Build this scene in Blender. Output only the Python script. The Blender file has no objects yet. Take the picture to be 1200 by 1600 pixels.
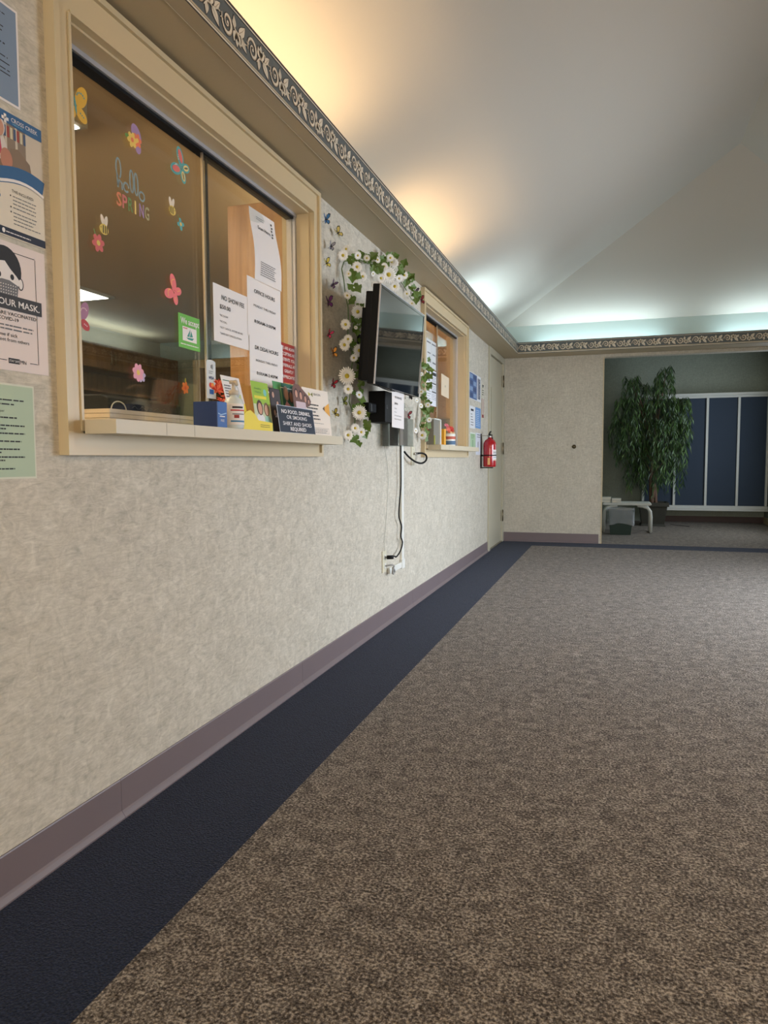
import bpy, bmesh, math, random
from mathutils import Vector, Matrix
random.seed(7)
scn = bpy.context.scene
COL = scn.collection
R_ = math.radians

# ------------------------------------------------------------ camera
def look(yaw, pitch, roll):
    y, p, r = R_(yaw), R_(pitch), R_(roll)
    f = Vector((-math.sin(y)*math.cos(p), math.cos(y)*math.cos(p), -math.sin(p)))
    rt = Vector((math.cos(y), math.sin(y), 0)); up = rt.cross(f)
    r2 = rt*math.cos(r)+up*math.sin(r); u2 = -rt*math.sin(r)+up*math.cos(r)
    return Matrix((r2, u2, -f)).transposed()
cam = bpy.data.cameras.new('camera'); cam_o = bpy.data.objects.new('camera', cam); COL.objects.link(cam_o)
cam.sensor_fit = 'HORIZONTAL'; cam.sensor_width = 36; cam.lens = 36*1136.44/1200
cam.clip_start = 0.02
cam_o.matrix_world = Matrix.Translation((1.2166, 0, 0.93)) @ look(17.6596, 4.1386, -0.2665).to_4x4()
scn.camera = cam_o

# ------------------------------------------------------------ view and world
scn.view_settings.view_transform = 'Standard'; scn.view_settings.look = 'None'
scn.view_settings.gamma = 1; scn.view_settings.use_curve_mapping = False
scn.view_settings.exposure = 0.0
w = bpy.data.worlds.new('world'); scn.world = w; w.use_nodes = True
w.node_tree.nodes['Background'].inputs[0].default_value = (0.55, 0.75, 1.0, 1)
w.node_tree.nodes['Background'].inputs[1].default_value = 1.0

WARM = (1.0, 0.65, 0.33); COOL = (0.68, 0.88, 1.0)
def area(name, loc, rot, sx, sy, power, col, spread=180):
    l = bpy.data.lights.new(name, 'AREA'); l.shape = 'RECTANGLE'; l.size = sx; l.size_y = sy
    l.energy = power; l.color = col; l.spread = R_(spread)
    o = bpy.data.objects.new(name, l); o.location = loc; o.rotation_euler = rot; COL.objects.link(o); return o
# tubes lying in the cove on the left ledge (y0, y1, power, colour); they shine upward
CZ = 2.085
for (a, b, pw, c) in ((-2.6, -1.5, 9, WARM), (-1.2, -0.1, 9, WARM), (0.3, 1.6, 6.5, WARM), (1.85, 3.1, 5.6, WARM),
                      (4.0, 5.2, 5.0, WARM), (6.1, 7.3, 6, COOL)):
    area('cove_tube_light', (0.11, (a+b)/2, CZ), (math.pi, 0, 0), 0.03, b-a, pw, c)
    area('cove_tube_light', (4.045, (a+b)/2, CZ), (math.pi, 0, 0), 0.03, b-a, pw*(3.2 if a < 3 else 0.5), c if a < 3 else COOL)
for (a, b, pw) in ((0.35, 1.65, 6.5), (2.2, 3.5, 6.5)):
    area('cove_tube_light', ((a+b)/2, 8.14, CZ), (math.pi, 0, 0), b-a, 0.03, pw, COOL)
# unseen fill lamps added to brighten the office ceiling behind the glass
area('office_fill_light', (-4.15, 5.6, 2.2), (math.pi, 0, 0), 0.1, 4.0, 12, COOL)
area('office_fill_light', (-0.24, -0.1, 2.1), (math.pi, 0, 0), 0.1, 2.6, 50, (1.0, 0.76, 0.48))
area('office_fill_uplight', (-2.5, 0.6, 1.7), (math.pi, 0, 0), 1.6, 1.6, 260, (1.0, 0.80, 0.54))
area('office_fill_light', (-0.24, 4.95, 2.1), (math.pi, 0, 0), 0.1, 2.2, 60, (1.0, 0.78, 0.52))
# assumed daylight lamp at the right wall opening, added fill lamp behind the camera
area('assumed_daylight_and_fill', (4.08, 4.75, 1.1), (0, R_(68), 0), 1.5, 2.6, 120, (0.80, 0.88, 1.0), 130)
area('assumed_daylight_and_fill', (2.2, -2.9, 1.25), (R_(76), 0, 0), 3.0, 1.7, 75, (1.0, 0.86, 0.68), 140)
area('assumed_daylight_and_fill', (3.2, 9.6, 1.3), (0, R_(90), 0), 1.4, 1.2, 27, (0.80, 0.90, 1.0))  # added fill brightening the alcove, no opening in its right wall

# ------------------------------------------------------------ materials
def lin(c):
    return tuple((x/255/12.92 if x/255 <= 0.04045 else ((x/255+0.055)/1.055)**2.4) for x in c)+(1.0,)
_m = {}
def mat(name, rgb, rough=0.6, metal=0.0, spec=0.5, emit=None, es=1.0, bump=None, var=None, coat=0.0, alpha=None):
    if name in _m: return _m[name]
    m = bpy.data.materials.new(name); m.use_nodes = True; nt = m.node_tree; b = nt.nodes['Principled BSDF']
    b.inputs['Base Color'].default_value = lin(rgb); b.inputs['Roughness'].default_value = rough
    b.inputs['Metallic'].default_value = metal; b.inputs['Specular IOR Level'].default_value = spec
    b.inputs['Coat Weight'].default_value = coat
    if emit: b.inputs['Emission Color'].default_value = lin(emit); b.inputs['Emission Strength'].default_value = es
    if alpha is not None: b.inputs['Alpha'].default_value = alpha
    if var or bump:
        tc = nt.nodes.new('ShaderNodeTexCoord')
    if var:   # (scale, amount)
        n = nt.nodes.new('ShaderNodeTexNoise'); n.inputs['Scale'].default_value = var[0]; n.inputs['Detail'].default_value = 4
        nt.links.new(tc.outputs['Object'], n.inputs['Vector'])
        h = nt.nodes.new('ShaderNodeHueSaturation'); h.inputs['Color'].default_value = lin(rgb)
        mr = nt.nodes.new('ShaderNodeMapRange'); mr.inputs['To Min'].default_value = 1-var[1]; mr.inputs['To Max'].default_value = 1+var[1]
        nt.links.new(n.outputs['Fac'], mr.inputs['Value']); nt.links.new(mr.outputs[0], h.inputs['Value'])
        nt.links.new(h.outputs[0], b.inputs['Base Color'])
    if bump:  # (scale, strength)
        n = nt.nodes.new('ShaderNodeTexNoise'); n.inputs['Scale'].default_value = bump[0]; n.inputs['Detail'].default_value = 5
        nt.links.new(tc.outputs['Object'], n.inputs['Vector'])
        bp = nt.nodes.new('ShaderNodeBump'); bp.inputs['Strength'].default_value = bump[1]; bp.inputs['Distance'].default_value = 0.004
        nt.links.new(n.outputs['Fac'], bp.inputs['Height']); nt.links.new(bp.outputs[0], b.inputs['Normal'])
    _m[name] = m; return m

def wallpaper(name, c1, c2, c3, axes=(1, 1, 1)):
    m = bpy.data.materials.new(name); m.use_nodes = True; nt = m.node_tree; b = nt.nodes['Principled BSDF']; N = nt.nodes.new; Lk = nt.links.new
    b.inputs['Roughness'].default_value = 0.62; b.inputs['Specular IOR Level'].default_value = 0.35
    tc = N('ShaderNodeTexCoord')
    def fib(rot, sc, dist):
        mp = N('ShaderNodeMapping'); mp.inputs['Rotation'].default_value = rot; mp.inputs['Scale'].default_value = sc
        n = N('ShaderNodeTexNoise'); n.inputs['Scale'].default_value = 1; n.inputs['Detail'].default_value = 6; n.inputs['Roughness'].default_value = 0.65
        n.inputs['Distortion'].default_value = dist
        Lk(tc.outputs['Object'], mp.inputs['Vector']); Lk(mp.outputs[0], n.inputs['Vector']); return n
    big = fib((0, 0, 0), (5, 5, 5), 0.6)
    f1 = fib((R_(35), R_(35), R_(10)), (110, 22, 22), 1.2)
    f2 = fib((R_(-40), R_(-40), R_(80)), (26, 26, 110), 1.2)
    mx = N('ShaderNodeMath'); mx.operation = 'ADD'; Lk(f1.outputs['Fac'], mx.inputs[0]); Lk(f2.outputs['Fac'], mx.inputs[1])
    m2 = N('ShaderNodeMath'); m2.operation = 'MULTIPLY_ADD'; m2.inputs[1].default_value = 0.80; Lk(mx.outputs[0], m2.inputs[0])
    m3 = N('ShaderNodeMath'); m3.operation = 'MULTIPLY'; m3.inputs[1].default_value = 0.28; Lk(big.outputs['Fac'], m3.inputs[0]); Lk(m3.outputs[0], m2.inputs[2])
    cr = N('ShaderNodeValToRGB'); e = cr.color_ramp.elements
    e[0].position = 0.36; e[0].color = lin(c1); e[1].position = 0.64; e[1].color = lin(c2)
    k = e.new(0.50); k.color = lin(c3)
    mr = N('ShaderNodeMapRange'); mr.inputs['From Min'].default_value = 0.0; mr.inputs['From Max'].default_value = 1.88
    Lk(m2.outputs[0], mr.inputs['Value']); Lk(mr.outputs[0], cr.inputs[0]); Lk(cr.outputs[0], b.inputs['Base Color'])
    bp = N('ShaderNodeBump'); bp.inputs['Strength'].default_value = 0.25; bp.inputs['Distance'].default_value = 0.002
    Lk(mx.outputs[0], bp.inputs['Height']); Lk(bp.outputs[0], b.inputs['Normal'])
    return m
WP = wallpaper('wallpaper', (164, 158, 143), (212, 205, 189), (190, 183, 167))
WPG = wallpaper('wallpaper_green', (132, 140, 128), (160, 168, 154), (146, 154, 141))

def carpet(name, cols, sc=150, big=True):
    m = bpy.data.materials.new(name); m.use_nodes = True; nt = m.node_tree; b = nt.nodes['Principled BSDF']; N = nt.nodes.new; Lk = nt.links.new
    b.inputs['Roughness'].default_value = 0.95; b.inputs['Specular IOR Level'].default_value = 0.08
    b.inputs['Sheen Weight'].default_value = 0.08; b.inputs['Sheen Roughness'].default_value = 0.5
    tc = N('ShaderNodeTexCoord')
    n = N('ShaderNodeTexNoise'); n.inputs['Scale'].default_value = sc; n.inputs['Detail'].default_value = 3; n.inputs['Roughness'].default_value = 0.7
    Lk(tc.outputs['Object'], n.inputs['Vector'])
    n2 = N('ShaderNodeTexNoise'); n2.inputs['Scale'].default_value = 26; n2.inputs['Detail'].default_value = 3; n2.inputs['Distortion'].default_value = 1.0
    Lk(tc.outputs['Object'], n2.inputs['Vector'])
    ma = N('ShaderNodeMath'); ma.operation = 'MULTIPLY_ADD'; ma.inputs[1].default_value = 0.28 if big else 0.1; ma.inputs[2].default_value = -0.14 if big else -0.05
    Lk(n2.outputs['Fac'], ma.inputs[0])
    ad = N('ShaderNodeMath'); ad.operation = 'ADD'; Lk(n.outputs['Fac'], ad.inputs[0]); Lk(ma.outputs[0], ad.inputs[1])
    cr = N('ShaderNodeValToRGB'); e = cr.color_ramp.elements
    e[0].position = 0.36; e[0].color = lin(cols[0]); e[1].position = 0.64; e[1].color = lin(cols[2]); k = e.new(0.5); k.color = lin(cols[1])
    Lk(ad.outputs[0], cr.inputs[0]); Lk(cr.outputs[0], b.inputs['Base Color'])
    v = N('ShaderNodeTexVoronoi'); v.inputs['Scale'].default_value = sc*1.3; Lk(tc.outputs['Object'], v.inputs['Vector'])
    bp = N('ShaderNodeBump'); bp.inputs['Strength'].default_value = 0.7; bp.inputs['Distance'].default_value = 0.003
    Lk(v.outputs['Distance'], bp.inputs['Height']); Lk(bp.outputs[0], b.inputs['Normal'])
    return m
CARPET = carpet('speckled_carpet', ((49, 42, 36), (105, 96, 87), (176, 166, 153)))
NAVYC = carpet('navy_carpet', ((20, 27, 43), (31, 39, 59), (45, 55, 79)), 170, False)

def wood(name, c1, c2, sc=(3, 3, 30), rough=0.4):
    m = bpy.data.materials.new(name); m.use_nodes = True; nt = m.node_tree; b = nt.nodes['Principled BSDF']; N = nt.nodes.new; Lk = nt.links.new
    b.inputs['Roughness'].default_value = rough
    tc = N('ShaderNodeTexCoord'); mp = N('ShaderNodeMapping'); mp.inputs['Scale'].default_value = sc
    n = N('ShaderNodeTexNoise'); n.inputs['Scale'].default_value = 1; n.inputs['Detail'].default_value = 6; n.inputs['Distortion'].default_value = 0.8
    Lk(tc.outputs['Object'], mp.inputs['Vector']); Lk(mp.outputs[0], n.inputs['Vector'])
    cr = N('ShaderNodeValToRGB'); e = cr.color_ramp.elements
    e[0].position = 0.35; e[0].color = lin(c1); e[1].position = 0.65; e[1].color = lin(c2)
    Lk(n.outputs['Fac'], cr.inputs[0]); Lk(cr.outputs[0], b.inputs['Base Color']); return m
OAK = wood('oak', (168, 118, 64), (196, 146, 88), (22, 22, 1.6))
WALNUT = wood('brown_laminate', (96, 68, 38), (124, 92, 56), (14, 14, 1.5))

def glass(name, tint, ior, rough=0.0):
    m = bpy.data.materials.new(name); m.use_nodes = True; nt = m.node_tree; N = nt.nodes.new; Lk = nt.links.new
    nt.nodes.remove(nt.nodes['Principled BSDF']); out = nt.nodes['Material Output']
    t = N('ShaderNodeBsdfTransparent'); t.inputs[0].default_value = tint
    g = N('ShaderNodeBsdfGlossy'); g.inputs['Roughness'].default_value = rough
    ge = N('ShaderNodeNewGeometry'); vd = N('ShaderNodeVectorMath'); vd.operation = 'DOT_PRODUCT'; Lk(ge.outputs['Incoming'], vd.inputs[0]); Lk(ge.outputs['Normal'], vd.inputs[1])
    ab = N('ShaderNodeMath'); ab.operation = 'ABSOLUTE'; Lk(vd.outputs['Value'], ab.inputs[0])
    sb_ = N('ShaderNodeMath'); sb_.operation = 'SUBTRACT'; sb_.inputs[0].default_value = 1.0; Lk(ab.outputs[0], sb_.inputs[1])
    pw = N('ShaderNodeMath'); pw.operation = 'POWER'; pw.inputs[1].default_value = 5.0; Lk(sb_.outputs[0], pw.inputs[0])
    f0 = ((ior-1)/(ior+1))**2
    ma = N('ShaderNodeMath'); ma.operation = 'MULTIPLY_ADD'; ma.inputs[1].default_value = 1-f0; ma.inputs[2].default_value = f0; Lk(pw.outputs[0], ma.inputs[0])
    mx = N('ShaderNodeMixShader'); Lk(ma.outputs[0], mx.inputs[0]); Lk(t.outputs[0], mx.inputs[1]); Lk(g.outputs[0], mx.inputs[2])
    Lk(mx.outputs[0], out.inputs[0]); return m
GLASS = glass('window_glass', (0.95, 0.97, 0.96, 1), 1.9)
CLEAR = glass('clear_acrylic', (0.93, 0.95, 0.95, 1), 1.45, 0.05)

CREAM = mat('cream_paint', (200, 182, 146), 0.38, var=(3, 0.03))
CREAM2 = mat('cream_ledge', (202, 190, 164), 0.4, var=(4, 0.03))
SOFF = mat('soffit_paint', (178, 162, 132), 0.5, bump=(60, 0.1), var=(2, 0.03))
CEIL = mat('ceiling_plaster', (192, 186, 174), 0.9, bump=(40, 0.1))
CEILG = mat('upper_wall_paint', (182, 194, 186), 0.85)
BASE = mat('rubber_base', (112, 99, 100), 0.45, var=(6, 0.06))
BASED = mat('dark_rubber_base', (60, 36, 32), 0.5)
DOORP = mat('door_paint', (180, 174, 152), 0.42, var=(2, 0.03))
STEEL = mat('brushed_steel', (170, 165, 155), 0.35, 1.0)
BRASS = mat('dull_brass', (128, 116, 92), 0.35, 1.0)
ALU = mat('aluminium', (186, 186, 190), 0.4, 0.6)
BLACK = mat('black_plastic', (10, 10, 11), 0.55, spec=0.2)
BLACKG = mat('black_gloss', (10, 11, 12), 0.06, coat=1.0)
DK = mat('ink_black', (38, 38, 40), 0.7)
GREYI = mat('ink_grey', (110, 110, 112), 0.7)
WHITE = mat('paper_white', (226, 220, 216), 0.7)
WHITEP = mat('white_plastic', (220, 220, 212), 0.4)
def P(rgb, rough=0.65, **k): return mat('print_%02x%02x%02x' % tuple(rgb)+('g' if rough < 0.3 else ''), rgb, rough, **k)

# ------------------------------------------------------------ mesh builder
class MB:
    def __init__(s): s.v = []; s.f = []; s.m = []; s.mats = []; s.sm = []
    def mi(s, m):
        if m not in s.mats: s.mats.append(m)
        return s.mats.index(m)
    def add(s, vs, fs, m, smooth=False):
        o = len(s.v); k = s.mi(m); s.v += [tuple(v) for v in vs]
        for f in fs: s.f.append([i+o for i in f]); s.m.append(k); s.sm.append(smooth)
        return s
    def box(s, a, b, m):
        (x0, y0, z0), (x1, y1, z1) = a, b
        x0, x1 = sorted((x0, x1)); y0, y1 = sorted((y0, y1)); z0, z1 = sorted((z0, z1))
        vs = [(x0, y0, z0), (x1, y0, z0), (x1, y1, z0), (x0, y1, z0), (x0, y0, z1), (x1, y0, z1), (x1, y1, z1), (x0, y1, z1)]
        return s.add(vs, [(0, 3, 2, 1), (4, 5, 6, 7), (0, 1, 5, 4), (1, 2, 6, 5), (2, 3, 7, 6), (3, 0, 4, 7)], m)
    def rect(s, x, y, w, h, m, z=0.001): return s.add([(x, y, z), (x+w, y, z), (x+w, y+h, z), (x, y+h, z)], [(0, 1, 2, 3)], m)
    def poly(s, pts, m, z=0.001): return s.add([(p[0], p[1], z) for p in pts], [tuple(range(len(pts)))], m)
    def ell(s, cx, cy, rx, ry, m, z=0.001, n=20, a0=0.0, rot=0.0):
        ps = []
        for i in range(n):
            a = a0+2*math.pi*i/n; u, v = rx*math.cos(a), ry*math.sin(a)
            ps.append((cx+u*math.cos(rot)-v*math.sin(rot), cy+u*math.sin(rot)+v*math.cos(rot)))
        return s.poly(ps, m, z)
    def ribbon(s, pts, ws, m, z=0.001):
        n = len(pts); L = []; Rr = []
        for i in range(n):
            a = pts[max(0, i-1)]; b = pts[min(n-1, i+1)]; d = Vector((b[0]-a[0], b[1]-a[1])); d = d.normalized() if d.length > 0 else Vector((1, 0))
            w = ws[i] if isinstance(ws, (list, tuple)) else ws
            L.append((pts[i][0]-d.y*w/2, pts[i][1]+d.x*w/2, z)); Rr.append((pts[i][0]+d.y*w/2, pts[i][1]-d.x*w/2, z))
        return s.add(L+Rr, [(n+i, n+i+1, i+1, i) for i in range(n-1)], m)
    def tube(s, pts, r, m, n=8, cap=True, smooth=True):
        pts = [Vector(p) for p in pts]; N = len(pts); vs = []; prev = None
        for i, p in enumerate(pts):
            t = (pts[min(N-1, i+1)]-pts[max(0, i-1)]).normalized()
            if prev is None: u = t.orthogonal().normalized()
            else:
                u = prev-t*prev.dot(t); u = u.normalized() if u.length > 1e-6 else t.orthogonal().normalized()
            prev = u; v = t.cross(u); rr = r[i] if isinstance(r, (list, tuple)) else r
            for k in range(n):
                a = 2*math.pi*k/n; vs.append(p+(u*math.cos(a)+v*math.sin(a))*rr)
        fs = [(i*n+k, i*n+(k+1) % n, (i+1)*n+(k+1) % n, (i+1)*n+k) for i in range(N-1) for k in range(n)]
        if cap: fs += [tuple(reversed(range(n))), tuple(range((N-1)*n, N*n))]
        return s.add(vs, fs, m, smooth)
    def lathe(s, prof, m, c=(0, 0, 0), n=24, smooth=True):
        vs = []; 
        for (r, z) in prof:
            for k in range(n):
                a = 2*math.pi*k/n; vs.append((c[0]+r*math.cos(a), c[1]+r*math.sin(a), c[2]+z))
        fs = [(i*n+k, i*n+(k+1) % n, (i+1)*n+(k+1) % n, (i+1)*n+k) for i in range(len(prof)-1) for k in range(n)]
        fs += [tuple(reversed(range(n))), tuple(range((len(prof)-1)*n, len(prof)*n))]
        return s.add(vs, fs, m, smooth)
    def prism(s, pts, axis, a, b, m):
        n = len(pts)
        def mk(u, v, t): return {0: (t, u, v), 1: (u, t, v), 2: (u, v, t)}[axis]
        vs = [mk(u, v, a) for u, v in pts]+[mk(u, v, b) for u, v in pts]
        return s.add(vs, [tuple(range(n)), tuple(reversed(range(n, 2*n)))]+[(i, (i+1) % n, n+(i+1) % n, n+i) for i in range(n)], m)
    def text(s, body, x, y, h, m, z=0.001, width=None, bold=0.0, align='L', rot=0.0):
        vs, fs, (x0, x1) = glyphs(body, bold)
        k = h/0.7; kx = k
        if width: kx = min(k*1.6, width/max(1e-6, x1-x0))
        off = {'L': -x0, 'C': -(x0+x1)/2, 'R': -x1}[align]
        c, sn = math.cos(rot), math.sin(rot); out = []
        for v in vs:
            u, q = (v[0]+off)*kx, v[1]*k; out.append((x+u*c-q*sn, y+u*sn+q*c, z))
        return s.add(out, fs, m)
    def xf(s, M):
        s.v = [tuple(M @ Vector(v)) for v in s.v]; return s
    def build(s, name, parent=None, loc=None, bevel=0.0, fix=True):
        me = bpy.data.meshes.new(name); me.from_pydata(s.v, [], s.f)
        for m in s.mats: me.materials.append(m)
        me.polygons.foreach_set('material_index', s.m); me.polygons.foreach_set('use_smooth', s.sm); me.update()
        if fix:
            b = bmesh.new(); b.from_mesh(me); bmesh.ops.recalc_face_normals(b, faces=b.faces); b.to_mesh(me); b.free()
        o = bpy.data.objects.new(name, me); COL.objects.link(o)
        if parent: o.parent = parent
        if loc: o.location = loc
        if bevel:
            bv = o.modifiers.new('bevel', 'BEVEL'); bv.width = bevel; bv.segments = 2; bv.limit_method = 'ANGLE'; bv.angle_limit = R_(50)
        return o
_g = {}
def glyphs(body, bold):
    key = (body, bold)
    if key in _g: return _g[key]
    cu = bpy.data.curves.new('t', 'FONT'); cu.body = body; cu.size = 1; cu.resolution_u = 2; cu.offset = bold
    ob = bpy.data.objects.new('t', cu); COL.objects.link(ob)
    dg = bpy.context.evaluated_depsgraph_get(); ev = ob.evaluated_get(dg); me = ev.to_mesh()
    vs = [(v.co.x, v.co.y) for v in me.vertices]; fs = [tuple(p.vertices) for p in me.polygons]
    ev.to_mesh_clear(); bpy.data.objects.remove(ob); bpy.data.curves.remove(cu)
    xs = [v[0] for v in vs] or [0, 1]; _g[key] = (vs, fs, (min(xs), max(xs))); return _g[key]
def box(a, b, m): return MB().box(a, b, m)
def tag(o, label=None, cat=None, group=None, kind=None):
    if label: o['label'] = label
    if cat: o['category'] = cat
    if group: o['group'] = group
    if kind: o['kind'] = kind
    return o
def empty(name, loc=(0, 0, 0), mtx=None, label=None, cat=None, group=None, kind=None):
    o = bpy.data.objects.new(name, None); COL.objects.link(o); o.empty_display_size = 0.05
    if mtx is not None: o.matrix_world = mtx
    else: o.location = loc
    return tag(o, label, cat, group, kind)
def struct(o): return tag(o, kind='structure')
# frame of something lying on the left wall, seen from the room: local x -> +y, local y -> +z, local z -> +x
FW = Matrix(((0, 0, 1), (1, 0, 0), (0, 1, 0))).to_4x4()
def onwall(x, y, z, rot=0.0, tilt=0.0, yaw=0.0):
    return Matrix.Translation((x, y, z)) @ Matrix.Rotation(yaw, 4, 'Z') @ FW @ Matrix.Rotation(tilt, 4, 'X') @ Matrix.Rotation(rot, 4, 'Z')
def bars(mb, x, y, w, n, pitch, h, m, z=0.001, rag=0.25, seed=1):
    rn = random.Random(seed)
    for i in range(n):
        xx = x; end = x+w*(1-rag*rn.random())
        while xx < end:
            l = min(end-xx, w*rn.uniform(0.06, 0.18)); mb.rect(xx, y-i*pitch, l*0.86, h, m, z); xx += l
    return mb

# ------------------------------------------------------------ room shell
D = 8.25; W = 4.13; ZS = 2.045; ZB = 2.167; ZE = 2.39; YN = -3.0
# floor
mb = MB()
mb.add([(-0.12, YN-0.1, 0), (0.372, YN-0.1, 0), (0.372, D+0.0, 0), (-0.12, D+0.0, 0)], [(0, 1, 2, 3)], NAVYC)
mb.add([(0.372, 7.875, 0), (4.2, 7.875, 0), (4.2, 8.24, 0), (0.372, 8.24, 0)], [(0, 1, 2, 3)], NAVYC)
mb.add([(0.372, YN-0.1, 0), (4.2, YN-0.1, 0), (4.2, 7.875, 0), (0.372, 7.875, 0)], [(0, 1, 2, 3)], CARPET)
mb.add([(-4.7, D+.0, 0), (0.372, D+.0, 0), (0.372, 11.7, 0), (-4.7, 11.7, 0)], [(0, 1, 2, 3)], CARPET)
mb.add([(0.372, 8.24, 0), (4.2, 8.24, 0), (4.2, 11.7, 0), (0.372, 11.7, 0)], [(0, 1, 2, 3)], CARPET)
mb.add([(-4.7, -3.1, 0), (-0.12, -3.1, 0), (-0.12, D, 0), (-4.7, D, 0)], [(0, 1, 2, 3)], mat('office_floor', (96, 90, 84), 0.9))
mb.add([(-4.7, -3.1, -0.1), (4.2, -3.1, -0.1), (4.2, 11.7, -0.1), (-4.7, 11.7, -0.1)], [(0, 1, 2, 3)], CARPET)
struct(mb.build('floor'))

# left wall with two service windows and a door (x from -0.12 to 0)
W1 = (1.43, 2.828, 1.0, 1.942); W2 = (4.68, 6.045, 1.0, 1.95); DR = (7.27, 8.19, 0, 1.99)
def wall_holes(mb, x0, x1, y0, y1, z1, holes, m):
    ys = y0
    for (a, b, c, d) in holes:
        mb.box((x0, ys, 0), (x1, a, z1), m)
        if c > 0: mb.box((x0, a, 0), (x1, b, c), m)
        mb.box((x0, a, d), (x1, b, z1), m); ys = b
    mb.box((x0, ys, 0), (x1, y1, z1), m)
mb = MB(); wall_holes(mb, -0.12, 0, YN, D, ZS+0.02, (W1, W2, DR), WP); struct(mb.build('wall_left'))
mb = box((-0.12, YN, ZS+0.02), (0, D+0.1, ZE+0.05), CEILG); struct(mb.build('wall_left'))
# far wall: solid part, lintel, part above the ledge
mb = MB(); mb.box((-0.12, D, 0), (1.0753, D+0.12, ZS+0.02), WP); mb.box((1.0753, D, 2.013), (3.3, D+0.12, ZS+0.02), WP)
mb.box((3.3, D, 0), (W+0.12, D+0.12, ZS+0.02), WP); struct(mb.build('wall_far'))
struct(box((-0.12, D, ZS+0.02), (W+0.12, D+0.12, ZE+0.05), CEILG).build('wall_far'))
struct(box((1.072, D-0.004, 0), (1.080, D+0.124, 2.013), CREAM).build('trim_8'))
# right wall with assumed daylight opening, back wall with opening added for fill light
mb = MB(); wall_holes(mb, W, W+0.12, YN, D, ZE+0.05, ((3.4, 6.1, 0.3, 1.9),), WP); struct(mb.build('wall_right'))
mb = MB(); mb.box((-0.12, YN-0.12, 0), (0.6, YN, ZE+.05), WP); mb.box((0.6, YN-0.12, 0), (3.7, YN, 0.35), WP); mb.box((0.6, YN-0.12, 2.1), (3.7, YN, ZE+.05), WP)
mb.box((3.7, YN-0.12, 0), (W+.12, YN, ZE+.05), WP); struct(mb.build('wall_near'))
# vaulted ceiling: two long slopes and two hips meeting at a ridge
c0, c1, c2, c3 = (0, YN, ZE), (W, YN, ZE), (W, D, ZE), (0, D, ZE); r0, r1 = (W/2, YN+2.065, 3.28), (W/2, 6.18, 3.28)
def up(p): return (p[0], p[1], p[2]+0.12)
mb = MB(); q = [c0, c1, c2, c3, r0, r1]; q2 = [up(p) for p in q]
mb.add(q, [(0, 3, 5, 4), (3, 2, 5), (2, 1, 4, 5), (1, 0, 4)], CEIL); mb.add(q2, [(0, 3, 5, 4), (3, 2, 5), (2, 1, 4, 5), (1, 0, 4)], CEIL)
struct(mb.build('ceiling', fix=False))
# soffit ledge (cove tray) all round and its lip
SX = 0.199; FY = 7.94
def ring(z0, z1, i0, i1, m, name):
    mb = MB()
    mb.box((i0, YN, z0), (i1, D-i0, z1), m); mb.box((W-i1, YN, z0), (W-i0, D-i0, z1), m)
    return mb
mb = MB(); mb.box((0, YN, ZS), (SX, D, ZS+0.018), SOFF); mb.box((SX, FY, ZS), (W-SX, D, ZS+0.018), SOFF); mb.box((W-SX, YN, ZS), (W, D, ZS+0.018), SOFF)
mb.box((SX, YN, ZS), (W-SX, YN+0.31, ZS+0.018), SOFF)
# thin bead on the underside, as on the photographed soffit
mb.box((0.150, YN, ZS-0.0015), (0.153, FY+0.05, ZS), SOFF)
struct(mb.build('trim_1'))
LIP = mat('frieze_slate', (86, 90, 88), 0.6, var=(9, 0.10))
LINE = mat('frieze_line', (206, 196, 176), 0.55); DKB = mat('frieze_dark_brown', (52, 44, 38), 0.6)  # dark brown print of motif outlines and border lines
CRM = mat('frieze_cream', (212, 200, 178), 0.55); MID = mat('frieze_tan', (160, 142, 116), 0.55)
mb = MB(); mb.box((SX-0.014, YN, ZS+0.018), (SX, FY+0.014, ZB), LIP); mb.box((W-SX, YN, ZS+0.018), (W-SX+0.014, FY+0.014, ZB), LIP)
mb.box((SX, FY, ZS+0.018), (W-SX, FY+0.014, ZB), LIP); mb.box((SX, YN+.296, ZS+0.018), (W-SX, YN+.31, ZB), LIP)
lip = struct(mb.build('trim_2'))

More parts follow.
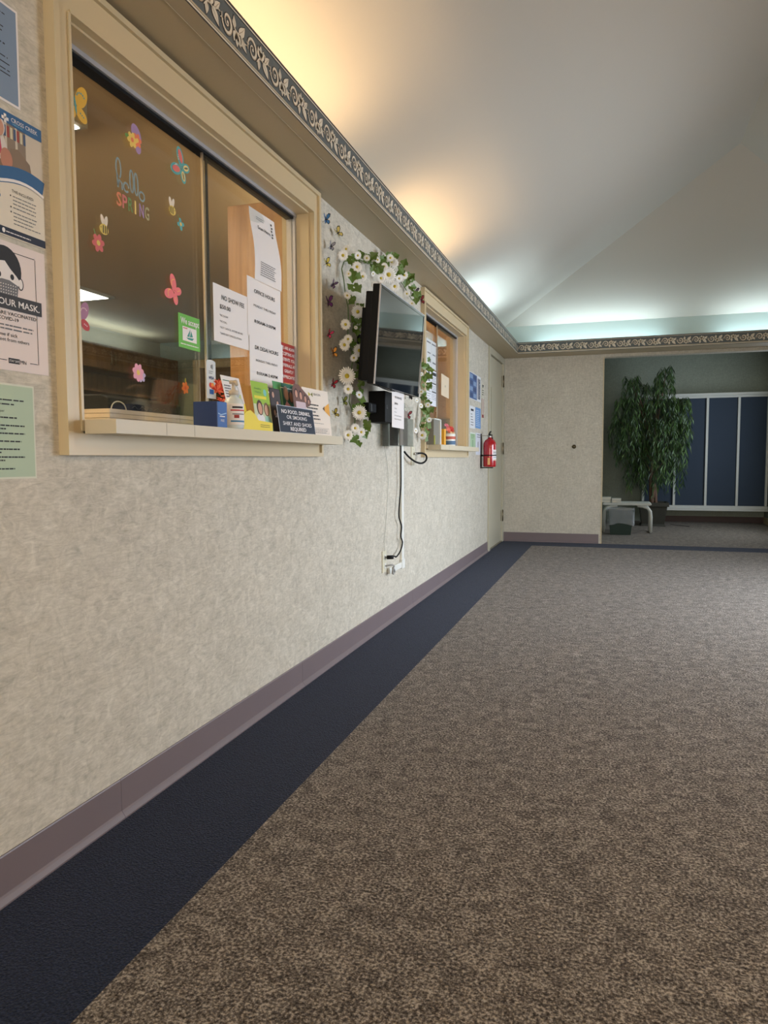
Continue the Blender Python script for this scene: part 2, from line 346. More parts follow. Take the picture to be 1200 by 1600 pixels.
def leafpts(bx, by, tx, ty, w, skew=0.0, n=7):
    d = Vector((tx-bx, ty-by)); p = Vector((-d.y, d.x)).normalized(); A = []; B = []
    for i in range(1, n):
        t = i/n; ww = w*math.sin(math.pi*t**0.75)*0.5; c = Vector((bx, by))+d*t+p*skew*math.sin(math.pi*t)
        A.append(tuple(c+p*ww)); B.append(tuple(c-p*ww))
    return [(bx, by)]+A+[(tx, ty)]+B[::-1]
def motif(mb, u0, flip):
    mm = 0.001
    def T(p): return (u0+p[0]*mm, 0.060+(p[1]-60)*mm*(-1 if flip else 1))
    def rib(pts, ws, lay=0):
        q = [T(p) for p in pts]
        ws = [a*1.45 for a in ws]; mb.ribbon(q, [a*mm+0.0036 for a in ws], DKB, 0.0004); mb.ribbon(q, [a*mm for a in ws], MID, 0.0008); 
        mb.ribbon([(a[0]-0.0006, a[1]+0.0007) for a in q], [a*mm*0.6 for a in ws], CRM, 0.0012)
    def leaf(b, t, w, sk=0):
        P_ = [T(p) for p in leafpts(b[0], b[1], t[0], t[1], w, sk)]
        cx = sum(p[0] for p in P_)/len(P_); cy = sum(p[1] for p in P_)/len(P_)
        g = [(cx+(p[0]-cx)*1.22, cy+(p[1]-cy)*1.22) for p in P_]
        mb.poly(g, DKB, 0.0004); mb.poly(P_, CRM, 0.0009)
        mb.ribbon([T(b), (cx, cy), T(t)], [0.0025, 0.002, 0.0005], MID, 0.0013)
        half = [T(b)]+P_[len(P_)//2+1:]+[T(t)] if False else None
    # spiral scroll
    sp = []
    for i in range(26):
        a = R_(200)-i*R_(21); r = 33-i*1.05; sp.append((36+r*math.cos(a)*0.92, 60+r*math.sin(a)*1.0))
    rib(sp, [3.0+5.5*math.sin(math.pi*min(1, i/18)) for i in range(26)])
    mb.ell(*T((37, 60)), 0.0065, 0.0058, DKB, 0.0004); mb.ell(*T((37, 60)), 0.005, 0.0045, CRM, 0.0012)
    # tendril joining the units, and its curl
    rib([(-2, 66), (6, 62), (14, 66)], [2, 3.5, 2]); rib([(60, 40), (70, 50), (80, 58), (92, 60), (104, 56), (116, 60), (130, 68), (143, 66)], [2, 4, 4.5, 4, 4, 4, 3.5, 2])
    rib([(108, 58), (116, 70), (114, 82), (104, 84), (102, 76)], [3, 4.5, 4.5, 4, 2])
    # lobed leaf
    for (b, t, w_, s_) in (((84, 60), (70, 90), 22, 2), ((86, 60), (88, 99), 22, 0), ((88, 60), (107, 92), 20, -2)): leaf(b, t, w_, s_)
    # drooping pointed leaf and the bud
    leaf((98, 57), (134, 24), 25, 4); leaf((76, 54), (72, 22), 17, 0); leaf((116, 62), (142, 88), 18, 2)
def frieze(name, frame, n):
    mb = MB(); L = n*0.143
    mb.rect(0, 0.004, L, 0.0055, LINE, 0.0007); mb.rect(0, 0.0, L, 0.004, DKB, 0.0005); mb.rect(0, 0.0095, L, 0.0018, DKB, 0.0006)
    mb.rect(0, 0.1095, L, 0.004, LINE, 0.0007); mb.rect(0, 0.1135, L, 0.008, DKB, 0.0005); mb.rect(0, 0.1075, L, 0.0018, DKB, 0.0006)
    for i in range(n): motif(mb, i*0.143, i % 2 == 1)
    mb.xf(frame); return mb.build(name, lip, fix=False)
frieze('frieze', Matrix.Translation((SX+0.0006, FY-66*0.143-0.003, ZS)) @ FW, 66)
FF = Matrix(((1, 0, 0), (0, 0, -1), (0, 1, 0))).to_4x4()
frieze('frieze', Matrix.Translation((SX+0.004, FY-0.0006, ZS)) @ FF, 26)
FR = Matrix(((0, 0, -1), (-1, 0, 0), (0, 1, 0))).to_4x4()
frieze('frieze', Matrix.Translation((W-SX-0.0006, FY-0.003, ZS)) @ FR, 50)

# rubber baseboards with a coved toe
def base_y(name, y0, y1, joints=()):
    mb = MB()
    prof = [(0, 0), (0.016, 0), (0.016, 0.004), (0.009, 0.014), (0.005, 0.019), (0.0045, 0.1), (0.003, 0.103), (0, 0.103)]
    cuts = [y0]+list(joints)+[y1]
    for a, b in zip(cuts, cuts[1:]): mb.prism(prof, 1, a+0.0005, b-0.0005, BASE)
    return struct(mb.build(name))
base_y('baseboard_left', YN, 7.225, (1.541, 2.693, 4.4))
mb = MB(); mb.box((0.003, D-0.005, 0), (1.05, D, 0.103), BASE); mb.prism([(D, 0), (D-0.016, 0), (D-0.016, 0.004), (D-0.005, 0.019), (D, 0.02)], 0, 0.003, 1.05, BASE)
struct(mb.build('baseboard_far'))

# ------------------------------------------------------------ alcove behind the far wall
AB = 11.45; AR = 3.235
mb = MB(); mb.box((0.83, AB, 0), (1.585, AB+0.1, 2.45), WPG); mb.box((1.585, AB, 0), (AR, AB+0.1, 0.17), WPG); mb.box((1.585, AB, 1.84), (AR, AB+.1, 2.45), WPG)
mb.box((1.585, AB+.02, .17), (AR, AB+.1, 1.84), WPG); struct(mb.build('wall_alcove_far'))
struct(box((0.75, D+0.12, 0), (0.85, AB, 2.45), WPG).build('wall_alcove_left'))
struct(box((AR, D+0.12, 0), (AR+.1, AB+.1, 2.45), WPG).build('wall_alcove_right'))
struct(box((0.75, D+0.12, 2.42), (AR+.1, AB+.1, 2.5), CEIL).build('ceiling'))
struct(box((1.585, AB-0.012, 0), (AR, AB, 0.085), BASED).build('baseboard_alcove_far'))
struct(box((AR-0.008, D+.13, 0), (AR, AB-.013, 0.09), CREAM).build('baseboard_alcove_right'))
wn = struct(empty('window_3', (1.59, 11.2, 0.18)))
def wpart(a, b, m, n): 
    o = MB().box([a[i]-(1.59, 11.2, 0.18)[i] for i in range(3)], [b[i]-(1.59, 11.2, 0.18)[i] for i in range(3)], m).build(n, wn, bevel=0.003); return o
WFR = mat('white_frame', (206, 210, 206), 0.4)
wpart((1.57, 11.16, 0.182), (AR-.002, AB-0.001, 0.215), WFR, 'sill'); wpart((1.585, 11.185, 0.215), (AR-.002, 11.25, 0.255), WFR, 'bottom_rail')
wpart((1.56, 11.17, 1.80), (AR-.002, AB-0.001, 1.835), WFR, 'head'); wpart((1.585, 11.19, 1.768), (AR-.002, 11.25, 1.80), WFR, 'top_rail')
for x in (1.600, 2.018, 2.434, 2.838, 3.207): wpart((x-0.016, 11.19, 0.255), (x+0.016, 11.25, 1.768), WFR, 'post')
NAVYP = mat('navy_shade', (50, 64, 82), 0.8, var=(120, 0.05), bump=(200, 0.1))
for a, b in ((1.616, 2.002), (2.034, 2.418), (2.45, 2.822), (2.854, 3.191)): wpart((a-.002, 11.225, 0.253), (b+.002, 11.235, 1.77), NAVYP, 'shade_panel')
wpart((1.586, 11.235, 0.215), (1.594, AB-.001, 1.80), WFR, 'side_board')

# ------------------------------------------------------------ service windows
def service_window(idx, Wn, xg, mull, sill_y):
    y0, y1, z0, z1 = Wn; cw = 0.061
    root = struct(empty('window_%d' % idx, (0, y0, z0)))
    def B(a, b, m, n, bev=0.002):
        return MB().box((a[0], a[1]-y0, a[2]-z0), (b[0], b[1]-y0, b[2]-z0), m).build(n, root, bevel=bev)
    zt = 2.034; zb = 0.943
    mb = MB()
    def cb(a, b): mb.box((a[0], a[1]-y0, a[2]-z0), (b[0], b[1]-y0, b[2]-z0), CREAM)
    cb((0, y0-cw, zb), (0.018, y0, zt)); cb((0, y1, zb), (0.018, y1+cw, zt)); cb((0, y0, z1), (0.018, y1, zt)); cb((0, y0, zb), (0.018, y1, z0-.005))
    cb((0.018, y0-cw, zb), (0.028, y0-cw+0.018, zt)); cb((0.018, y1+cw-0.018, zb), (0.028, y1+cw, zt)); cb((0.018, y0-cw+.018, zb), (0.028, y1+cw-.018, zb+0.016)); cb((0.018, y0-cw+.018, zt-0.016), (0.028, y1+cw-.018, zt))
    cb((0.018, y0-0.008, z0), (0.022, y0, z1)); cb((0.018, y1, z0), (0.022, y1+0.008, z1)); cb((0.018, y0, z1), (0.022, y1, z1+0.008))
    mb.build('casing', root)
    mb = MB()
    mb.box((-0.12, 0, 0.03), (0, 0.006, z1-z0), CREAM); mb.box((-0.12, y1-y0-0.006, 0.03), (0, y1-y0, z1-z0), CREAM); mb.box((-0.12, 0.006, z1-z0-0.006), (0, y1-y0-0.006, z1-z0), CREAM)
    mb.build('jamb', root)
    zt_ = z1-0.006
    B((xg-0.022, y0+.006, zt_-0.012), (xg+0.022, y1-.006, zt_), ALU, 'top_track', 0); B((xg-0.020, y0+.006, zt_-0.021), (xg+0.014, y1-.006, zt_-0.012), BLACK, 'track_gasket', 0)
    B((xg-0.02, y0+.006, 1.0265), (xg+0.02, y1-.006, 1.033), ALU, 'bottom_track', 0)
    B((xg-0.018, y1-.022, 1.033), (xg+0.02, y1-.006, zt_-0.012), ALU, 'side_track', 0)
    B((xg-0.012, y0+.007, 1.033), (xg-0.006, mull+0.02, zt_-0.02), GLASS, 'glass_pane', 0)
    B((xg+0.004, mull-0.02, 1.033), (xg+0.010, y1-.022, zt_-0.02), GLASS, 'glass_pane', 0)
    mb = MB(); mb.box((xg-0.005, mull+.014-y0, 1.033-z0), (xg+0.003, mull+0.018-y0, zt_-0.02-z0), BLACK); mb.box((xg+0.003, mull-0.024-y0, 1.033-z0), (xg+0.011, mull-0.020-y0, zt_-0.02-z0), STEEL)
    mb.build('pane_edge', root)
    return root
service_window(1, W1, -0.075, 2.145, None)
service_window(2, W2, -0.075, 5.38, None)

def ledge(y0, y1, ya, yb, label, joints):
    root = empty('counter_ledge', (0, y0, 0.993), label=label, cat='counter')
    mb = MB(); mb.box((0.03, 0, 0), (0.117, y1-y0, 0.033), CREAM2)
    for j in joints: mb.box((0.117, j-y0-0.0006, 0.001), (0.1173, j-y0+0.0006, 0.032), mat('seam', (120, 108, 88), 0.7))
    mb.build('front_board', root, bevel=0.002)
    MB().box((-0.62, ya-y0, 0.007), (0.03, yb-y0, 0.033), CREAM2).build('worktop', root)
    return root
ledge(1.421, 2.885, 1.431, 2.827, 'long cream counter ledge under the large service window near the camera', (1.62, 1.75))
ledge(4.70, 6.10, 4.681, 6.044, 'cream counter ledge under the far service window beside the fire extinguisher', (4.95,))

# ------------------------------------------------------------ door at the end of the left wall
d = struct(empty('door_1', (0, 7.31, 0)))
def dbox(a, b, m, n, bev=0.002): return MB().box((a[0], a[1]-7.31, a[2]), (b[0], b[1]-7.31, b[2]), m).build(n, d, bevel=bev)
mb = MB()
for a, b in (((-0.10, 7.235, 0), (0.016, 7.31, 2.043)), ((-0.10, 8.165, 0), (0.016, 8.246, 2.043)), ((-0.10, 7.31, 1.975), (0.016, 8.165, 2.043))):
    mb.box((a[0], a[1]-7.31, a[2]), (b[0], b[1]-7.31, b[2]), DOORP)
mb.build('door_frame', d, bevel=0.002)
mb = MB(); mb.box((-0.042, 0.004, 0.012), (-0.004, 0.11, 1.968), DOORP); mb.box((-0.042, 0.16, 0.012), (-0.004, 0.851, 1.968), DOORP)
mb.box((-0.042, 0.11, 0.012), (-0.004, 0.16, 1.17), DOORP); mb.box((-0.042, 0.11, 1.66), (-0.004, 0.16, 1.968), DOORP)
mb.build('door_leaf', d)
dbox((-0.027, 7.42, 1.17), (-0.022, 7.47, 1.66), mat('obscure_glass', (150, 150, 132), 0.2), 'vision_panel', 0)
dbox((-0.05, 7.31, 0), (0.012, 8.165, 0.009), STEEL, 'threshold', 0)
for z in (1.72, 0.98, 0.23):
    mb = MB(); mb.tube([(0.012, 0.862, z), (0.012, 0.862, z+0.13)], 0.008, BRASS, 10); mb.box((-0.006, 0.835, z+.005), (0.0, 0.861, z+0.125), BRASS)
    mb.box((0.016, 0.862, z+.005), (0.019, 0.89, z+0.125), BRASS); mb.build('hinge', d)
mb = MB(); mb.lathe([(0.026, 0), (0.026, 0.008), (0.012, 0.010), (0.011, 0.05)], STEEL, n=20); mb.xf(Matrix.Translation((-0.004, 0.06, 0.99)) @ Matrix.Rotation(R_(90), 4, 'Y'))
mb.tube([(0.044, 0.06, 0.99), (0.05, 0.09, 0.99), (0.05, 0.16, 0.988)], 0.008, STEEL); mb.build('lever_handle', d)

# ------------------------------------------------------------ office seen through the glass
struct(box((-4.45, YN, 0), (-4.35, 8.2, 2.5), mat('office_wall', (150, 140, 118), 0.8)).build('wall_office_back'))
mb = MB(); mb.box((-4.35, 8.1, 0), (-0.12, 8.2, 2.5), WPG); struct(mb.build('wall_office_far'))
struct(box((-4.35, YN, 0), (-0.12, YN+.1, 2.5), mat('office_wall', (150, 140, 118))).build('wall_office_near'))
struct(box((-4.45, YN, 2.42), (-0.12, 8.2, 2.5), mat('office_ceiling', (176, 152, 116), 0.85)).build('ceiling'))
DIFF = mat('lamp_diffuser', (255, 250, 240), 0.4, emit=(255, 246, 228), es=9.0)
LB = mat('fixture_box', (150, 142, 126), 0.5)
o = empty('ceiling_light', (-1.2, 2.0, 2.42), label='boxy surface-mounted ceiling light glowing warm behind the large service window, high up', cat='ceiling light')
MB().box((-0.3, -0.6, -0.12), (0.31, 0.6, 0), LB).build('housing', o); MB().box((-0.28, -0.58, -0.125), (0.285, 0.58, -0.12), DIFF).build('diffuser', o)
o = empty('ceiling_light', (-3.5, 5.05, 2.42), label='flush white ceiling light deep in the office, low at the left through the glass', cat='ceiling light')
mb = MB(); mb.box((-0.34, -0.64, -0.02), (0.34, 0.64, 0), LB); mb.build('housing', o); MB().box((-0.3, -0.6, -0.024), (0.3, 0.6, -0.02), DIFF).build('diffuser', o)
# brown wall cabinets with open shelves
cb = empty('wall_cabinet', (-4.35, 6.2, 0), label='dark brown office cupboard with closed upper doors and open shelves holding binders', cat='cabinet')
mb = MB(); L_ = 1.38
mb.box((0, 0, 0), (0.02, L_+.36, 2.16), WALNUT); mb.box((0.02, 0, 2.13), (0.36, L_, 2.16), WALNUT)
for z in (0.4, 0.85, 1.18, 1.40, 1.66, 1.90): mb.box((0.02, 0.02, z), (0.34, L_-.0, z+0.025), WALNUT)
mb.box((0.02, 0, 0), (0.36, 0.02, 2.13), WALNUT); mb.box((0.02, 0.68, 0), (0.34, 0.70, 1.40), WALNUT); mb.box((0.02, L_, 0), (0.36, L_+.36, 2.16), WALNUT)
mb.build('body', cb)
for i in range(3):
    y = 0.02+i*0.455; dr = MB().box((0.36, y, 1.905), (0.378, y+0.45, 2.13), WALNUT).build('door', cb, bevel=0.002)
    yy = y+(0.42 if i % 2 == 0 else 0.03)
    MB().tube([(0.378, yy, 1.96), (0.40, yy, 1.97), (0.40, yy, 2.06), (0.378, yy, 2.07)], 0.005, BRASS, 6).build('handle', dr)
bc = [(226, 222, 214), (214, 210, 204), (238, 236, 230), (120, 60, 40), (228, 224, 215), (206, 180, 90), (232, 230, 226), (60, 62, 70)]
b0 = None; k = 0
tx = ['thin white binder first in the row on the open shelf', 'grey-white binder second in the row on the open shelf', 'bright white binder third in the row on the open shelf', 'rust brown binder in the row on the open shelf',
      'wide white binder after the brown one on the open shelf', 'mustard yellow binder in the row on the open shelf', 'white binder beside the yellow one on the open shelf', 'dark slate binder last in the row on the open shelf']
yy = 6.98
for k in range(8):
    wd = (0.045, 0.055, 0.05, 0.035, 0.075, 0.03, 0.06, 0.05)[k]; hh = (0.21, 0.2, 0.215, 0.19, 0.205, 0.2, 0.21, 0.2)[k]
    m = P(bc[k]); ob = MB().box((-0.26, 0, 0), (0, wd, hh), m).box((0, 0.006, 0.05), (0.0006, wd-0.006, 0.12), P((200, 200, 200))).build('binder', None, (-4.05, yy, 1.4255))
    tag(ob, tx[k], 'binder', 'binders on the office shelf'); yy += wd+0.006
# pale door frame in the office far wall
d2 = struct(empty('door_2', (-3.86, 8.1, 0)))
mb = MB(); mb.box((0, -0.03, 0), (0.09, 0, 2.18), CREAM); mb.box((0.82, -0.03, 0), (0.91, 0, 2.18), CREAM); mb.box((0.09, -0.03, 2.08), (0.82, 0, 2.18), CREAM); mb.build('door_frame', d2)
MB().box((0.09, -0.012, 0.01), (0.82, -0.001, 2.08), WALNUT).build('door_leaf', d2)
# oak cabinets close behind the glass
oc = empty('tall_cabinet', (-0.50, 3.05, 0), label='tall light oak cabinet standing just behind the right pane of the large window', cat='cabinet')
MB().box((0, 0, 0), (0.36, 0.55, 2.09), OAK).build('body', oc, bevel=0.002); 
MB().box((0.008, -0.018, 0.1), (0.352, 0, 2.08), OAK).build('door', oc, bevel=0.002)
oc = empty('hanging_cabinet', (-1.2, 6.6, 1.3), label='oak cabinet hanging behind the far service window', cat='cabinet')
MB().box((0, 0, 0), (1.06, 0.5, 0.95), OAK).build('body', oc, bevel=0.002); 
for a in (0.01, 0.535): MB().box((a, -0.018, 0.01), (a+0.515, 0, 0.94), OAK).build('door', oc, bevel=0.002)
struct(box((-1.2, 7.12, 0), (-0.13, 7.2, 2.42), mat('office_partition', (118, 112, 100), 0.8)).build('wall_office_partition'))
# equipment on the inner worktop
pp = MB()
for i in range(4): pp.box((-0.15+random.uniform(-.004, .004), -0.24, i*0.013), (0.15, 0.24, i*0.013+0.012), WHITE)
tag(pp.build('paper_stack', None, (-0.30, 1.98, 1.0265)), 'low stack of white paper on the counter inside the large window', 'paper')
eq = empty('equipment_case', (-0.33, 2.03, 1.0795), label='low black equipment case with white marks lying on the white paper inside the window', cat='equipment')
mb = MB(); mb.prism([(-0.10, 0), (0.10, 0), (0.10, 0.038), (0.07, 0.05), (-0.10, 0.05)], 1, -0.19, 0.19, BLACK); mb.build('body', eq, bevel=0.004)
mb = MB()
mb.tube([(0.1008, -0.08+i*0.012, 0.016+0.006*math.sin(i*1.9)) for i in range(17)], 0.0009, GREYI, 4); mb.build('scribble', eq)
MB().tube([(0.103, -0.15+0.035*math.cos(a), 0.004+0.026*math.sin(a)) for a in [math.pi*i/12 for i in range(13)]], 0.002, WHITEP, 6).build('cable', eq)

KG = 0.9884
def onglass(x, y, z, rot=0.0): return onwall(x, y*KG, 0.93+(z-0.93)*KG, rot) @ Matrix.Scale(KG, 4)
# ------------------------------------------------------------ flat notices
def notice(name, label, cat, M, w, h, paper, draw=None, group=None, th=0.0006):
    mb = MB(); mb.box((0, 0, -th), (w, h, 0), paper)
    if draw: draw(mb, w, h)
    o = mb.build(name, None, fix=False); o.matrix_world = M; return tag(o, label, cat, group)
XW = 0.0012
# blue sheet
def dr(mb, w, h):
    mb.rect(0.005, 0.005, w-0.01, h-0.01, P((120, 138, 160)), 0.0003)
    bars(mb, 0.02, h-0.025, w-0.04, 5, 0.009, 0.0022, DK, 0.0006, 0.3, 3); bars(mb, 0.02, h-0.085, w-0.05, 1, 0.01, 0.003, DK, 0.0006); bars(mb, 0.02, h-0.11, w-0.04, 2, 0.012, 0.0022, DK, 0.0006, .4); bars(mb, 0.02, h-0.135, w-0.04, 2, 0.008, 0.0022, DK, 0.0006, .2)
notice('notice_sheet', 'blue-grey notice with white border taped highest on the wall left of the window', 'notice', onwall(XW, 1.065, 1.672, R_(-0.4)), 0.226, 0.2, WHITE, dr)
# clinic poster
def dr(mb, w, h):
    BL = P((46, 92, 136)); NV = P((28, 36, 54)); CM = P((216, 206, 188))
    # photo area: shelves, armchair, seated figure
    mb.rect(0, h*0.47, w, h*0.53, P((196, 184, 166)), 0.0002)
    for i in range(3): mb.rect(w*0.38+i*0.028, h*0.66, 0.022, h*0.26, P((132, 116, 98)), 0.0003)
    for i in range(9): mb.rect(w*0.39+i*0.0088, h*0.80, 0.006, h*0.09, P([(150, 60, 50), (200, 190, 160), (60, 80, 110)][i % 3]), 0.0004)
    mb.poly([(w*0.52, h*0.55), (w*0.56, h*0.72), (w*0.66, h*0.74), (w*0.82, h*0.66), (w*0.84, h*0.58), (w*0.70, h*0.53)], P((128, 108, 88)), 0.0005)
    mb.ell(w*0.40, h*0.86, 0.019, 0.023, P((204, 196, 190)), 0.0006); mb.ell(w*0.405, h*0.85, 0.015, 0.019, P((190, 140, 116)), 0.0007)
    mb.poly([(w*0.26, h*0.82), (w*0.46, h*0.82), (w*0.56, h*0.62), (w*0.50, h*0.50), (w*0.2, h*0.5)], P((206, 196, 186)), 0.0006); mb.poly([(w*0.36, h*0.82), (w*0.42, h*0.82), (w*0.45, h*0.64), (w*0.34, h*0.64)], P((176, 60, 84)), 0.0007)
    mb.ell(w*0.50, h*0.62, 0.016, 0.022, P((178, 122, 98)), 0.0008)
    mb.poly([(w*0.2, h*0.60), (w*0.50, h*0.60), (w*0.60, h*0.50), (w*0.2, h*0.48)], P((120, 92, 70)), 0.00075)
    # header
    pts = [(0, h), (w, h), (w, h*0.90)]+[(w*t, h*(0.90+0.085*(1-t)-0.03*math.sin(math.pi*t))) for t in (0.85, 0.7, 0.55, 0.4, 0.25)]+[(0, h*0.99)]
    mb.poly(pts, BL, 0.0010)
    for a in (0, 1): mb.rect(w*0.5-(0.0032 if a else 0.009), h*0.94-(0.009 if a else 0.0032), 0.0064 if a else 0.018, 0.018 if a else 0.0064, WHITE, 0.0014)
    mb.text('CROSS CREEK', w*0.58, h*0.938, 0.0085, WHITE, 0.0014, width=w*0.36); mb.text('MEDICAL', w*0.60, h*0.918, 0.003, P((120, 190, 220)), 0.0014, width=w*0.2)
    # wave
    a = [(w*t, h*(0.47+0.085*math.sin(math.pi*max(0, (t-0.35)/0.9)))) for t in [i/12 for i in range(13)]]
    b = [(x, y-h*(0.02+0.05*(x/w)**2)) for x, y in a]
    mb.ribbon([((p[0]+q[0])/2, (p[1]+q[1])/2) for p, q in zip(a, b)], 0.034, BL, 0.0011)
    mb.poly([(0, h*0.44)]+[(p[0], p[1]-0.012) for p in b]+[(w, 0), (0, 0)], CM, 0.0012); mb.ribbon([(p[0], p[1]-0.007) for p in b], 0.006, WHITE, 0.0016)
    mb.text('PATIENT', w*0.40, h*0.36, 0.017, BL, 0.0016, width=w*0.36, bold=0.03, align='R'); mb.text('LAB', w*0.40, h*0.29, 0.017, BL, 0.0016, width=w*0.18, bold=0.03, align='R')
    bars(mb, w*0.1, h*0.24, w*0.3, 4, 0.012, 0.002, GREYI, 0.0016, .3, 5)
    mb.text('THIS INCLUDED:', w*0.55, h*0.37, 0.006, DK, 0.0016, width=w*0.3)
    for j, (yy, n) in enumerate(((0.335, 3), (0.245, 1), (0.205, 4))):
        mb.ell(w*0.53, h*yy+0.001, 0.0018, 0.0018, DK, 0.0016, 10); bars(mb, w*0.56, h*yy, w*0.38, n, 0.0075, 0.002, GREYI, 0.0016, .3, j+9)
    mb.rect(0, 0.002, w, 0.016, NV, 0.0016); bars(mb, w*0.45, 0.008, w*0.35, 1, 0.01, 0.002, WHITE, 0.0018); mb.ell(w*0.42, 0.010, 0.004, 0.005, WHITE, 0.0018)
notice('clinic_poster', 'blue and cream clinic poster with photo of a seated person, above the mask poster', 'poster', onwall(XW, 1.147, 1.397), 0.2, 0.255, P((216, 206, 188)), dr)
def dr(mb, w, h):
    # border
    for a, b, c, e in ((0.014, 0.02, 0.0015, h-0.04), (w-0.03, 0.02, 0.0015, h-0.04), (0.014, h-0.02, w-0.044, 0.0015), (0.014, 0.02, w*0.42, 0.0015), (w*0.76, 0.02, w*0.1, 0.0015)): mb.rect(a, b, c, e, DK, 0.0004)
    cx = w*0.5; cy = h*0.74
    mb.ell(cx, cy+0.012, 0.044, 0.047, DK, 0.0006, 28)
    mb.ell(cx+0.041, cy-0.012, 0.008, 0.013, DK, 0.0006); mb.ell(cx+0.041, cy-0.012, 0.0055, 0.0105, WHITE, 0.0008)
    mb.ell(cx-0.041, cy-0.012, 0.008, 0.013, DK, 0.0006); mb.ell(cx-0.041, cy-0.012, 0.0055, 0.0105, WHITE, 0.0008)
    mb.poly([(cx-0.038, cy-0.004), (cx-0.03, cy+0.012), (cx-0.012, cy+0.026), (cx+0.0, cy+0.028), (cx+0.014, cy+0.014), (cx+0.03, cy+0.002), (cx+0.038, cy-0.006), (cx+0.03, cy-0.034), (cx, cy-0.045), (cx-0.03, cy-0.034)], WHITE, 0.0010)
    mb.ell(cx-0.016, cy-0.002, 0.005, 0.006, DK, 0.0013); mb.ell(cx+0.018, cy-0.002, 0.005, 0.006, DK, 0.0013)
    mb.poly([(cx-0.034, cy-0.018), (cx-0.01, cy-0.010), (cx+0.01, cy-0.010), (cx+0.034, cy-0.018), (cx+0.030, cy-0.043), (cx, cy-0.052), (cx-0.030, cy-0.043)], GREYI, 0.0013)
    for i in range(9):
        for j in range(5): mb.ell(cx-0.026+i*0.0065, cy-0.020-j*0.006, 0.0016, 0.0012, WHITE, 0.0016, 6)
    mb.rect(0.004, h*0.475, w-0.02, 0.030, P((52, 50, 52)), 0.0018)
    mb.text('WEAR YOUR MASK.', w*0.47, h*0.505, 0.0135, WHITE, 0.0021, width=w*0.86, bold=0.012, align='C')
    mb.text('EVEN IF YOU ARE VACCINATED', w*0.46, h*0.43, 0.0072, DK, 0.0006, width=w*0.8, bold=0.01, align='C'); mb.text('FOR COVID-19', w*0.46, h*0.39, 0.0072, DK, 0.0006, width=w*0.36, bold=0.01, align='C')
    bars(mb, w*0.12, h*0.345, w*0.72, 2, 0.0075, 0.003, GREYI, 0.0006, .1, 3)
    mb.text('\u221a Stay home if sick', w*0.20, h*0.265, 0.0075, DK, 0.0006, width=w*0.42); mb.text('\u221a Stay 6 feet from others', w*0.20, h*0.225, 0.0075, DK, 0.0006, width=w*0.56)
    mb.rect(w*0.50, 0.015, 0.030, 0.011, DK, 0.0006); mb.text('STAY SAFE', w*0.508, 0.018, 0.0048, WHITE, 0.0009, width=0.027); mb.text('MN', w*0.50+0.032, 0.0165, 0.008, DK, 0.0008)
notice('mask_poster', 'white poster with black drawing of a masked head, between blue poster and green sheet', 'poster', onwall(XW, 1.118, 1.120), 0.226, 0.266, P((222, 208, 202)), dr)
def dr(mb, w, h):
    mb.rect(0.004, 0.004, w-0.008, h-0.008, P((172, 190, 164)), 0.0003)
    bars(mb, 0.03, h*0.82, w-0.05, 2, 0.009, 0.0028, DK, 0.0006, .2, 3)
    mb.text('Who Cannot Join?', w*0.44, h*0.70, 0.0042, DK, 0.0006)
    for i in range(6):
        mb.ell(w*0.47, h*0.64-i*0.0165, 0.0018, 0.0018, GREYI, 0.0005, 8); bars(mb, w*0.50, h*0.635-i*0.0165, w*0.40, 1, 0.01, 0.003, DK, 0.0006, .3, i+2); bars(mb, w*0.45, h*0.635-i*0.0165-0.007, w*0.22, 1, 0.01, 0.003, DK, 0.0006, .5, i+20)
    bars(mb, w*0.4, 0.02, w*0.35, 1, .01, 0.0028, DK, 0.0006)
notice('notice_sheet', 'pale green study notice taped lowest on the wall under the mask poster', 'notice', onwall(XW, 1.067, 0.893, R_(-0.2)), 0.230, 0.2, P((206, 208, 190)), dr)

# sheets taped on the right pane (glass face at x = -0.080)
GX = -0.0635
def tape(mb, x, y): mb.rect(x-0.012, y-0.01, 0.024, 0.02, P((206, 196, 180), 0.25), 0.0005)
def dr(mb, w, h):
    mb.text('NO SHOW FEE', w*0.52, h*0.76, 0.016, DK, width=w*0.62, bold=0.012, align='C'); mb.text('$50.00', w*0.16, h*0.60, 0.014, DK, width=w*0.28, bold=0.012)
    for i, t in enumerate(('*NO SHOW', '*NO CALL', '*NOT CANCEL WITHIN 48 HRS', '*SAME DAY CANCELLATION')): mb.text(t, w*0.15, h*(0.46-i*0.105), 0.0068, DK, width=w*(0.22, 0.19, 0.62, 0.58)[i])
notice('notice_sheet', 'white sheet reading NO SHOW FEE taped left of the OFFICE HOURS sheet', 'notice', onglass(GX+.0006, 2.192, 1.332, R_(0)), 0.256, 0.192, WHITE, dr)
def dr(mb, w, h):
    mb.text('OFFICE HOURS', w*0.5, h*0.76, 0.014, DK, width=w*0.62, bold=0.012, align='C'); mb.text('MONDAY THRU FRIDAY', w*0.5, h*0.53, 0.009, DK, width=w*0.66, align='C'); mb.text('8:00AM-3:00PM', w*0.5, h*0.26, 0.012, DK, width=w*0.64, bold=0.01, align='C')
notice('notice_sheet', 'white sheet reading OFFICE HOURS, above the DR DESAI HOURS sheet', 'notice', onglass(GX+.002, 2.428, 1.385), 0.278, 0.218, WHITE, dr)
def dr(mb, w, h):
    mb.text('DR DESAI HOURS', w*0.5, h*0.74, 0.014, DK, width=w*0.70, bold=0.012, align='C'); mb.text('MONDAY THRU FRIDAY', w*0.5, h*0.50, 0.009, DK, width=w*0.66, align='C'); mb.text('8:00AM-2:40PM', w*0.5, h*0.24, 0.012, DK, width=w*0.64, bold=0.01, align='C')
